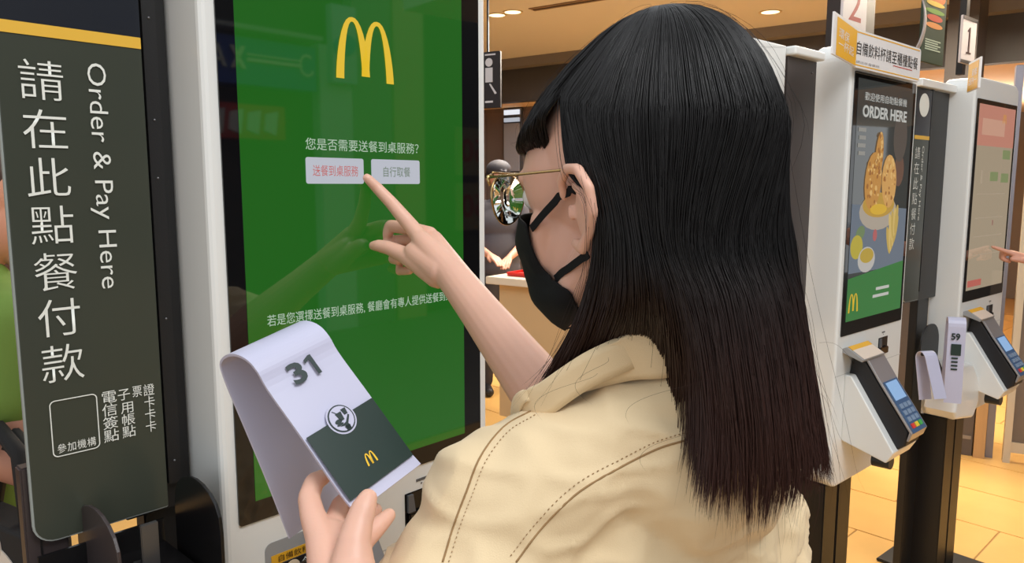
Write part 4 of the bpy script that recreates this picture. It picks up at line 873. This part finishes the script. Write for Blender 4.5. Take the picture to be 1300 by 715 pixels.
# ---- hair
EC, ER_ = (-.020, 0, .033), (.119, .096, .127)
def cap(phi, th, grow=1.0):
    p_, t_ = math.radians(phi), math.radians(th); grow *= 1-.085*max(0, math.cos(p_-math.radians(72)))*math.sin(2*t_)**2; return H(EC[0]-.020*math.sin(t_)**2+ER_[0]*grow*math.cos(t_)*math.cos(p_), EC[1]+ER_[1]*grow*math.cos(t_)*math.sin(p_), EC[2]+ER_[2]*grow*math.sin(t_))
A_ = at
G = [ # phi, cap end theta, waypoints, kind
 (-40, 12, [], 0), (-15, 14, [], 0), (10, 14, [], 0), (30, 12, [A_(669, 196, .722)], 0), (48, 14, [A_(684, 200, .69)], 0), (60, 20, [A_(697, 212, .655)], 0),
 (70, 28, [A_(722, 218, .598), A_(750, 246, .581), A_(756, 300, .585), A_(748, 360, .595), A_(728, 415, .60), A_(702, 460, .603), A_(676, 500, .615)], 1),
 (82, 20, [A_(755, 255, .575), A_(760, 300, .577), A_(756, 360, .582), A_(742, 415, .590), A_(722, 460, .602), A_(700, 498, .620)], 1),
 (95, 14, [A_(782, 270, .565), A_(788, 330, .563), A_(785, 385, .565), A_(770, 430, .590), A_(750, 468, .612), A_(730, 510, .640)], 1),
 (108, 10, [A_(812, 290, .558), A_(822, 350, .552), A_(826, 400, .560), A_(824, 440, .595), A_(818, 480, .63), A_(810, 520, .65)], 1),
 (122, 10, [A_(842, 300, .553), A_(862, 370, .545), A_(876, 430, .540), A_(884, 500, .538), A_(884, 570, .532), A_(876, 640, .526)], 1),
 (136, 10, [A_(870, 300, .551), A_(892, 380, .540), A_(906, 460, .532), A_(914, 540, .527), A_(914, 600, .522), A_(908, 664, .518)], 1),
 (152, 10, [A_(900, 300, .553), A_(922, 380, .540), A_(936, 460, .530), A_(946, 540, .524), A_(948, 610, .520), A_(948, 682, .516)], 1),
 (168, 10, [A_(935, 300, .560), A_(955, 380, .545), A_(970, 460, .534), A_(980, 540, .527), A_(984, 610, .524), A_(976, 674, .522)], 1),
 (183, 8, [A_(966, 300, .574), A_(986, 380, .560), A_(1000, 460, .550), A_(1010, 540, .542), A_(1016, 600, .538), A_(1008, 652, .536)], 1),
 (198, 6, [A_(990, 300, .594), A_(1008, 380, .585), A_(1022, 460, .577), A_(1034, 540, .568), A_(1042, 590, .562), A_(1046, 628, .56)], 1),
 (214, 4, [A_(1003, 290, .618), A_(1017, 380, .615), A_(1029, 460, .610), A_(1040, 540, .600), A_(1048, 590, .595), A_(1060, 616, .59)], 1),
 (234, 2, [A_(998, 300, .655), A_(1008, 380, .660), A_(1018, 460, .660), A_(1028, 540, .650), A_(1030, 600, .64)], 1),
 (262, 2, [A_(960, 290, .70), A_(960, 360, .71), A_(950, 430, .715), A_(940, 500, .71)], 1),
 (288, 8, [A_(900, 280, .73), A_(890, 350, .74), A_(880, 420, .74), A_(870, 480, .73)], 1)]
NS = 34
def guide(g):
    phi, te, wp, kd = g; P = [cap(phi, th) for th in np.linspace(84, te, 7)] + wp; P = np.array([tuple(p) for p in P])
    # arc-length resample
    Q = crs(P, 160); s_ = np.r_[0, np.cumsum(np.linalg.norm(np.diff(Q, axis=0), axis=1))]; t_ = np.linspace(0, s_[-1], NS)
    return np.stack([np.interp(t_, s_, Q[:, k]) for k in range(3)], 1)
GA = np.array([guide(g) for g in G]); NG = len(G); LONG0 = 6
def interp(u):
    """u in [0, NG-1]"""
    j = min(int(u), NG-2); t = u-j
    if j == LONG0-1: return GA[j] if t < .5 else GA[j+1]
    lo, hi = (0, LONG0-1) if j < LONG0 else (LONG0, NG-1)
    a, b, c, d = GA[max(j-1, lo)], GA[j], GA[j+1], GA[min(j+2, hi)]
    return .5*((2*b)+(-a+c)*t+(2*a-5*b+4*c-d)*t*t+(-a+3*b-3*c+d)*t**3)
HCn = np.array(tuple(H(EC[0], 0, EC[2])))
def inward(P, amt):
    """shift points towards the head centre (cap) or the vertical head axis (fall)"""
    d = P-HCn; d[:, 2] = np.where(d[:, 2] < 0, 0, d[:, 2]); l_ = np.linalg.norm(d, axis=1, keepdims=True)+1e-6
    am = amt if np.ndim(amt) == 0 else np.asarray(amt)[:, None]
    return P - d/l_*am
HAIR = bpy.data.materials.new('dark_hair'); HAIR.use_nodes = True; n_ = HAIR.node_tree.nodes; l_ = HAIR.node_tree.links; p_ = n_['Principled BSDF']
p_.inputs['Roughness'].default_value = .38; p_.inputs['Specular IOR Level'].default_value = .38
tc = n_.new('ShaderNodeTexCoord'); sx_ = n_.new('ShaderNodeSeparateXYZ'); l_.new(tc.outputs['Object'], sx_.inputs[0]); mr = n_.new('ShaderNodeMapRange'); mr.inputs[1].default_value = 1.50; mr.inputs[2].default_value = 1.30; l_.new(sx_.outputs[2], mr.inputs[0])
mx_ = n_.new('ShaderNodeMix'); mx_.data_type = 'RGBA'; mx_.inputs[6].default_value = srgb(15, 13, 13); mx_.inputs[7].default_value = srgb(66, 38, 30); l_.new(mr.outputs[0], mx_.inputs[0]); l_.new(mx_.outputs[2], p_.inputs['Base Color'])
# inner solid shells
v = []; f = []
def shell(us, depth, k0):
    base = len(v)
    for u in us:
        P = interp(u); kk = .86+.04*math.sin(u*9)+.03*math.sin(u*23); tt = np.linspace(0, (NS-1)*kk, NS); P = np.stack([np.interp(tt, np.arange(NS), P[:, k]) for k in range(3)], 1)
        P = inward(P, depth); v.extend(P.tolist())
    for i in range(len(us)-1):
        for j in range(NS-1): a = base+i*NS+j; f.append((a, a+1, a+NS+1, a+NS))
shell(np.linspace(0, LONG0-1.001, 40), .004, 0); shell(np.linspace(LONG0+.35, NG-1, 170), .005, 0)
cap_c = [cap(p, t, .965) for t in (90, 70, 45, 20, 8) for p in range(0, 360, 15)]
b0 = len(v); v.extend([tuple(p) for p in cap_c])
for r in range(4):
    for c in range(24):
        a = b0+r*24+c; b = b0+r*24+(c+1) % 24
        if 1: f.append((a, b, b+24, a+24))
# trim: keep only the back part of the scalp cap (face side stays open)
f = [q for q in f if not (min(q) >= b0 and ((q[0]-b0)//24 >= 2) and (((q[0]-b0) % 24)*15 < 100 or ((q[0]-b0) % 24)*15 > 300))]
me = bpy.data.meshes.new('hair'); me.from_pydata(v, [], f); me.update()
hair = wl(link('hair', me, HAIR, woman, True))
def strands(name, specs, seg=3):
    VV = []; FF = []; base = 0
    for P, r in specs:
        n = len(P); T = np.gradient(P, axis=0); T /= np.linalg.norm(T, axis=1, keepdims=True)+1e-9
        ref = np.array([.3, -.9, .2]); a = np.cross(T, ref); a /= np.linalg.norm(a, axis=1, keepdims=True)+1e-9; b = np.cross(T, a)
        rr = r*np.clip(np.minimum(1, (1-np.linspace(0, 1, n))*5+.12), .12, 1)
        ring = np.stack([P+(a*math.cos(t)+b*math.sin(t))*rr[:, None] for t in (2*math.pi*k/seg for k in range(seg))], 1)
        VV.append(ring.reshape(-1, 3)); idx = base+np.arange((n-1)*seg).reshape(n-1, seg); nx = np.roll(idx, -1, 1)
        FF.append(np.stack([idx, nx, nx+seg, idx+seg], 2).reshape(-1, 4)); base += n*seg
    V = np.concatenate(VV); Fq = np.concatenate(FF); me = bpy.data.meshes.new(name); me.vertices.add(len(V)); me.vertices.foreach_set('co', V.ravel())
    me.loops.add(Fq.size); me.loops.foreach_set('vertex_index', Fq.ravel().astype(np.int32)); me.polygons.add(len(Fq)); me.polygons.foreach_set('loop_start', (np.arange(len(Fq))*4).astype(np.int32)); me.update(calc_edges=True); me.validate()
    o = wl(link(name, me, HAIR, woman, True)); o['kind'] = 'stuff'; return o
def sub(P, k):
    tt = np.linspace(0, (NS-1)*k, NS); return np.stack([np.interp(tt, np.arange(NS), P[:, j]) for j in range(3)], 1)
specs = []
NCL = 230; clu = np.r_[rng.uniform(0, LONG0-1.01, 40), rng.uniform(LONG0, NG-1.01, NCL)]
def wob(n, amp, fr):
    ph = rng.uniform(0, 6.28, 3); t = np.linspace(0, 1, n); return np.stack([np.sin(t*fr+ph[k])*amp for k in range(3)], 1)*np.linspace(0, 1, n)[:, None]
for c in clu:
    P0 = inward(interp(c), rng.uniform(-.0022, .003)); W0 = wob(NS, .0016, 9); tipl = rng.uniform(.955, 1.0)
    for k in range(24):
        u = c+rng.normal(0, .085); u = np.clip(u, 0 if c < LONG0 else LONG0, (LONG0-1.001) if c < LONG0 else NG-1.001)
        P = inward(interp(u), rng.uniform(-.0015, .004)); w_ = np.linspace(0, 1, NS)[:, None]**1.3*.72
        P = P*(1-w_)+P0*w_ + W0 + wob(NS, .0009, 14) + (rng.normal(0, .0008, 3)*w_)
        P = sub(P, tipl-(rng.uniform(0, .06) if rng.random() < .8 else rng.uniform(0, .18))); e_ = NS; specs.append((P[:e_], rng.uniform(.00035, .0006)))
for k in range(2600):
    u = rng.uniform(LONG0, NG-4) if k > 350 else rng.uniform(0, LONG0-1.01)
    P = inward(interp(u), rng.uniform(-.0016, .0035)) + wob(NS, .0016, 10)+wob(NS, .0006, 22); P = sub(P, 1-rng.uniform(0, .12)); e_ = NS; specs.append((P[:e_], rng.uniform(.0003, .00055)))
strands('hair_strands', specs)
# fly-away hairs
specs = []
for k in range(130):
    u = rng.uniform(LONG0, NG-5) if k > 30 else rng.uniform(0, NG-1.01); P = inward(interp(u), -rng.uniform(.0, .004)); i0 = rng.integers(0, NS-12); P = P[i0:] if k % 3 else P[i0:i0+12]
    n = len(P); t = np.linspace(0, 1, n)[:, None]; out = P-HCn; out[:, 2] *= .4; out /= np.linalg.norm(out, axis=1, keepdims=True)+1e-6
    P = P + out*t*rng.uniform(.004, .022) + wob(n, .004, rng.uniform(5, 12)) + rng.normal(0, .004, 3)*t; specs.append((P, .00012))
for k in range(4):   # loose curls over the jacket and beside the hair
    dr_ = rng.uniform(-.003, .003)
    a = A_(rng.uniform(700, 880), rng.uniform(430, 540), .53); pts = [tuple(a+Vector((math.cos(j*.5)*.02+dr_*j, -.004, -.005*j+math.sin(j*.3)*.008))) for j in range(9)]; specs.append((crs(pts, 26), .0001))
for k in range(5):
    a = A_(rng.uniform(1035, 1050), rng.uniform(380, 600), .60); pts = [tuple(a+Vector((.006*j*math.cos(k), 0, -.004*j+math.sin(j*.6+k)*.008))) for j in range(8)]; specs.append((crs(pts, 24), .0001))
strands('loose_hairs', specs)
# ------------------------------------------------------------------ other people
def passer(x, y, yaw, label, arms_, shirt, trous, hairc, head_z=1.50, sleeve=.55, hair_len=.0, cap_c=None, hands=()):
    """standing figure; arms_: (shoulder, elbow, wrist) x2 in world space"""
    e = empty('person', (x, y, 0), 0, label, 'person'); O = Vector((x, y, 0)); Fv = Vector((-math.sin(yaw), math.cos(yaw), 0)); Lv = Vector((-math.cos(yaw), -math.sin(yaw), 0)); Zv = Vector((0, 0, 1)); AX = (Fv, Lv, Zv)
    def Q(f_, l_, u_): return Fv*f_+Lv*l_+Zv*u_
    k = head_z/1.50
    ch = [[(Q(-.01, 0, head_z-.06), .05), (Q(-.01, 0, head_z-.16), .055), (Q(0, 0, 1.22*k), .09)], [(Q(.05, .02, head_z-.09), .022), (Q(.07, 0, head_z-.105), .022)], [(Q(.095, 0, head_z+.0), .010), (Q(.108, 0, head_z-.03), .011)]]
    for s in (1, -1): ch += [[(Q(.0, s*.078, head_z+.02), .008), (Q(-.012, s*.084, head_z), .010), (Q(.0, s*.078, head_z-.025), .008)]]
    lg = []
    for s in (1, -1): lg.append([(Q(0, s*.09, .82*k), .085), (Q(.01, s*.10, .45*k), .055), (Q(-.01, s*.105, .09), .042)]); ch += [lg[-1], [(Q(-.02, s*.105, .05), .035), (Q(.13, s*.12, .035), .03)]]
    el = [(Q(0, 0, head_z+.03), AX, (.095, .076, .092)), (Q(.03, 0, head_z-.03), AX, (.062, .058, .085)), (Q(0, 0, 1.2*k), AX, (.095, .165, .12)), (Q(0, 0, 1.0*k), AX, (.095, .145, .2))]
    for (a, b, c) in arms_: a, b, c = Vector(a)-O, Vector(b)-O, Vector(c)-O; ch.append([(a, .05), (b, .037), (b.lerp(c, .3), .036), (c, .024)])
    for hd in hands: ch += [[(Vector(p)-O, r) for p, r in c_] for c_ in hd]
    b_ = blob('body', ch, el, .0045 if hands else .007, SKIN2, e, 3)
    sh = [[(Q(0, 0, 1.34*k), .065), (Q(0, 0, 1.2*k), .10)]]
    for (a, b, c) in arms_: a, b = Vector(a)-O, Vector(b)-O; sh.append([(Q(0, 0, 1.3*k), .075), (a, .066), (a.lerp(b, sleeve), .06)])
    blob('shirt', sh, [(Q(0, 0, 1.2*k), AX, (.115, .185, .13)), (Q(0, 0, 1.0*k), AX, (.118, .175, .24)), (Q(0, 0, .88*k), AX, (.12, .17, .12))], .010, shirt, e, 5)
    blob('trousers', [[(p, r+.014) for p, r in L_] for L_ in lg], [(Q(0, 0, .85*k), AX, (.11, .15, .10))], .012, trous, e, 4)
    for s in (1, -1):
        blob('shoe', [[(Q(-.02, s*.105, .045), .042), (Q(.13, s*.12, .035), .035)]], [], .009, mat('black_shoe', srgb(30, 30, 32), .5), e, 3)
        bm = bmesh.new(); bmesh.ops.create_uvsphere(bm, u_segments=10, v_segments=8, radius=.011, matrix=Matrix.Translation(Q(.085, s*.03, head_z+.01))); bmo('eye', bm, mat('eye_white', (1, 1, 1, 1)), e, True)
    hch = []
    if hair_len: hch = [[(Q(-.05, s, head_z), .055), (Q(-.07, s*1.3, head_z-hair_len*.5), .05), (Q(-.075, s*1.3, head_z-hair_len), .03)] for s in (-.06, 0, .06)]
    hch += [[(Q(-.03, .05, head_z+.03), .045), (Q(-.06, 0, head_z+.0), .05), (Q(-.03, -.05, head_z+.03), .045)]]
    blob('hair', hch, [(Q(-.015, 0, head_z+.045), AX, (.102, .086, .092))], .006, mat('hair_%s' % hairc[0], srgb(*hairc), .5), e, 3)
    if cap_c: blob('cap', [[(Q(.08, .03, head_z+.065), .008), (Q(.15, 0, head_z+.055), .008), (Q(.08, -.03, head_z+.065), .008)]], [(Q(-.0, 0, head_z+.075), AX, (.108, .09, .07))], .006, cap_c, e, 3)
    return e
def simple_hand(w_, d, up, s=1, point=False, k=1.0):
    """five-finger hand: w_ wrist, d direction, up back-of-hand normal"""
    d = Vector(d).normalized(); up = Vector(up); up = (up-d*up.dot(d)).normalized(); sd = d.cross(up)*s; w_ = Vector(w_); out = []
    for i, (o_, ln) in enumerate(((.026, .078), (.009, .085), (-.009, .08), (-.026, .062))):
        kn = w_+d*.085*k+sd*o_*k; out.append([(w_, .022*k), (kn, .011*k)])
        if point and i > 0: out.append([(kn, .0105*k), (kn+d*.03*k-up*.012*k, .0095*k), (kn+d*.022*k-up*.034*k, .009*k), (kn-d*.004*k-up*.034*k, .008*k)])
        else: out.append([(kn, .0105*k), (kn+d*ln*.5*k-up*(.002 if point else .01)*k, .009*k), (kn+d*ln*k-up*(.004 if point else .03)*k, .0068*k)])
    out.append([(w_+d*.02*k+sd*.012*k, .017*k), (w_+d*.05*k+sd*.036*k-up*.01*k, .012*k), (w_+d*.085*k+sd*.040*k-up*.02*k, .0085*k)]); return out
# green shirt customer, far left
gx, gy = -1.02, 1.42
w1 = (gx+.13, gy-.08, 1.10); w2 = (gx-.2, gy+.1, .85)
passer(gx, gy, math.radians(-60), 'person with long brown hair in a green shirt behind the far left banner', [((gx+.12, gy-.10, 1.30), (gx+.16, gy-.14, 1.06), (gx+.02, gy-.20, 1.14)), ((gx-.12, gy+.12, 1.30), (gx-.16, gy+.16, 1.04), (gx-.12, gy+.2, .82))],
  mat('olive_green_cotton', srgb(110, 140, 58), .8, var=.12, vscale=9, bump=.2), mat('person_trousers_dark', srgb(50, 46, 50), .8), (52, 30, 26), 1.52, .5, .26, hands=[simple_hand((gx+.02, gy-.20, 1.14), (-.9, -.1, .1), (0, -1, 0)), simple_hand((gx-.12, gy+.2, .82), (0, 0, -1), (0, 1, 0))])
bg_ = empty('shoulder_bag', (-.835, 1.20, -.06), math.radians(-30), 'black bag with white petal print at the bottom left corner', 'bag')
BK = mat('black_canvas', srgb(26, 24, 24), .8, bump=.3, bscale=300)
prism('bag_body', rrect(-.15, .12, .76, 1.06, .02, 4), (-.03, .03), BK, bg_, .006); 
tube('bag_strap', [(-.12, 0, 1.05), (-.10, .0, 1.14), (-.04, .01, 1.205), (.02, .01, 1.17), (.05, 0, 1.05)], .014, BK, bg_)
tube('bag_strap', [(-.10, .02, 1.05), (-.08, .03, 1.14), (-.03, .03, 1.19), (.03, .03, 1.15), (.06, .02, 1.05)], .012, BK, bg_)
PT = mat('petal_cream', srgb(226, 214, 200), .7)
for (cx, cz, rt, rx, rz) in ((-.065, 1.0, 55, .045, .022), (-.01, 1.0, -55, .045, .022), (-.04, .955, 90, .04, .016), (-.10, .955, 25, .045, .018), (.03, .955, -25, .045, .018)):
    prism('petal_print', ell(cx, cz+.045, rx, rz, rt), (-.0325, -.0305), PT, bg_)
# worker in a dark grey shirt behind the counter
wx, wy = at(633, 240, 5.6).x, 5.6
passer(wx, wy, math.radians(200), 'worker in dark grey shirt and cap behind the counter by the screen edge', [((wx-.16, wy-.02, 1.38), (wx-.20, wy-.12, 1.14), (wx-.06, wy-.32, 1.07)), ((wx+.16, wy+.02, 1.38), (wx+.20, wy-.04, 1.14), (wx+.08, wy-.30, 1.05))],
  mat('charcoal_tee', srgb(74, 72, 80), .8), mat('person_trousers_dark', (1, 1, 1, 1)), (30, 24, 24), 1.60, .7, 0, mat('charcoal_cap', srgb(48, 46, 54), .7), hands=[simple_hand((wx-.06, wy-.32, 1.07), (.5, -.8, -.2), (0, 0, 1)), simple_hand((wx+.08, wy-.30, 1.05), (-.2, -.9, -.2), (0, 0, 1))])
# customer at the far kiosk: only the pointing hand is in view
tipk = kl(3, .285, -.012, 0); tp3 = at(1259, 311, tipk.y); wr3 = at(1314, 333, tp3.y-.06)
rx3, ry3 = 2.62, 2.42
passer(rx3, ry3, math.radians(40), 'person at right edge whose pink hand points at the beige menu screen', [((rx3-.12, ry3+.12, 1.36), (rx3-.24, ry3+.22, 1.30), tuple(wr3)), ((rx3+.14, ry3-.1, 1.36), (rx3+.2, ry3-.1, 1.08), (rx3+.16, ry3+.02, .86))],
  mat('pale_blue_shirt', srgb(150, 164, 186), .8), mat('person_trousers_dark', (1, 1, 1, 1)), (36, 26, 24), 1.54, .4, 0, hands=[simple_hand(wr3, tp3-wr3, (.1, -.1, 1), -1, True, (tp3-wr3).length/.165), simple_hand((rx3+.16, ry3+.02, .86), (0, 0, -1), (1, 0, 0))])
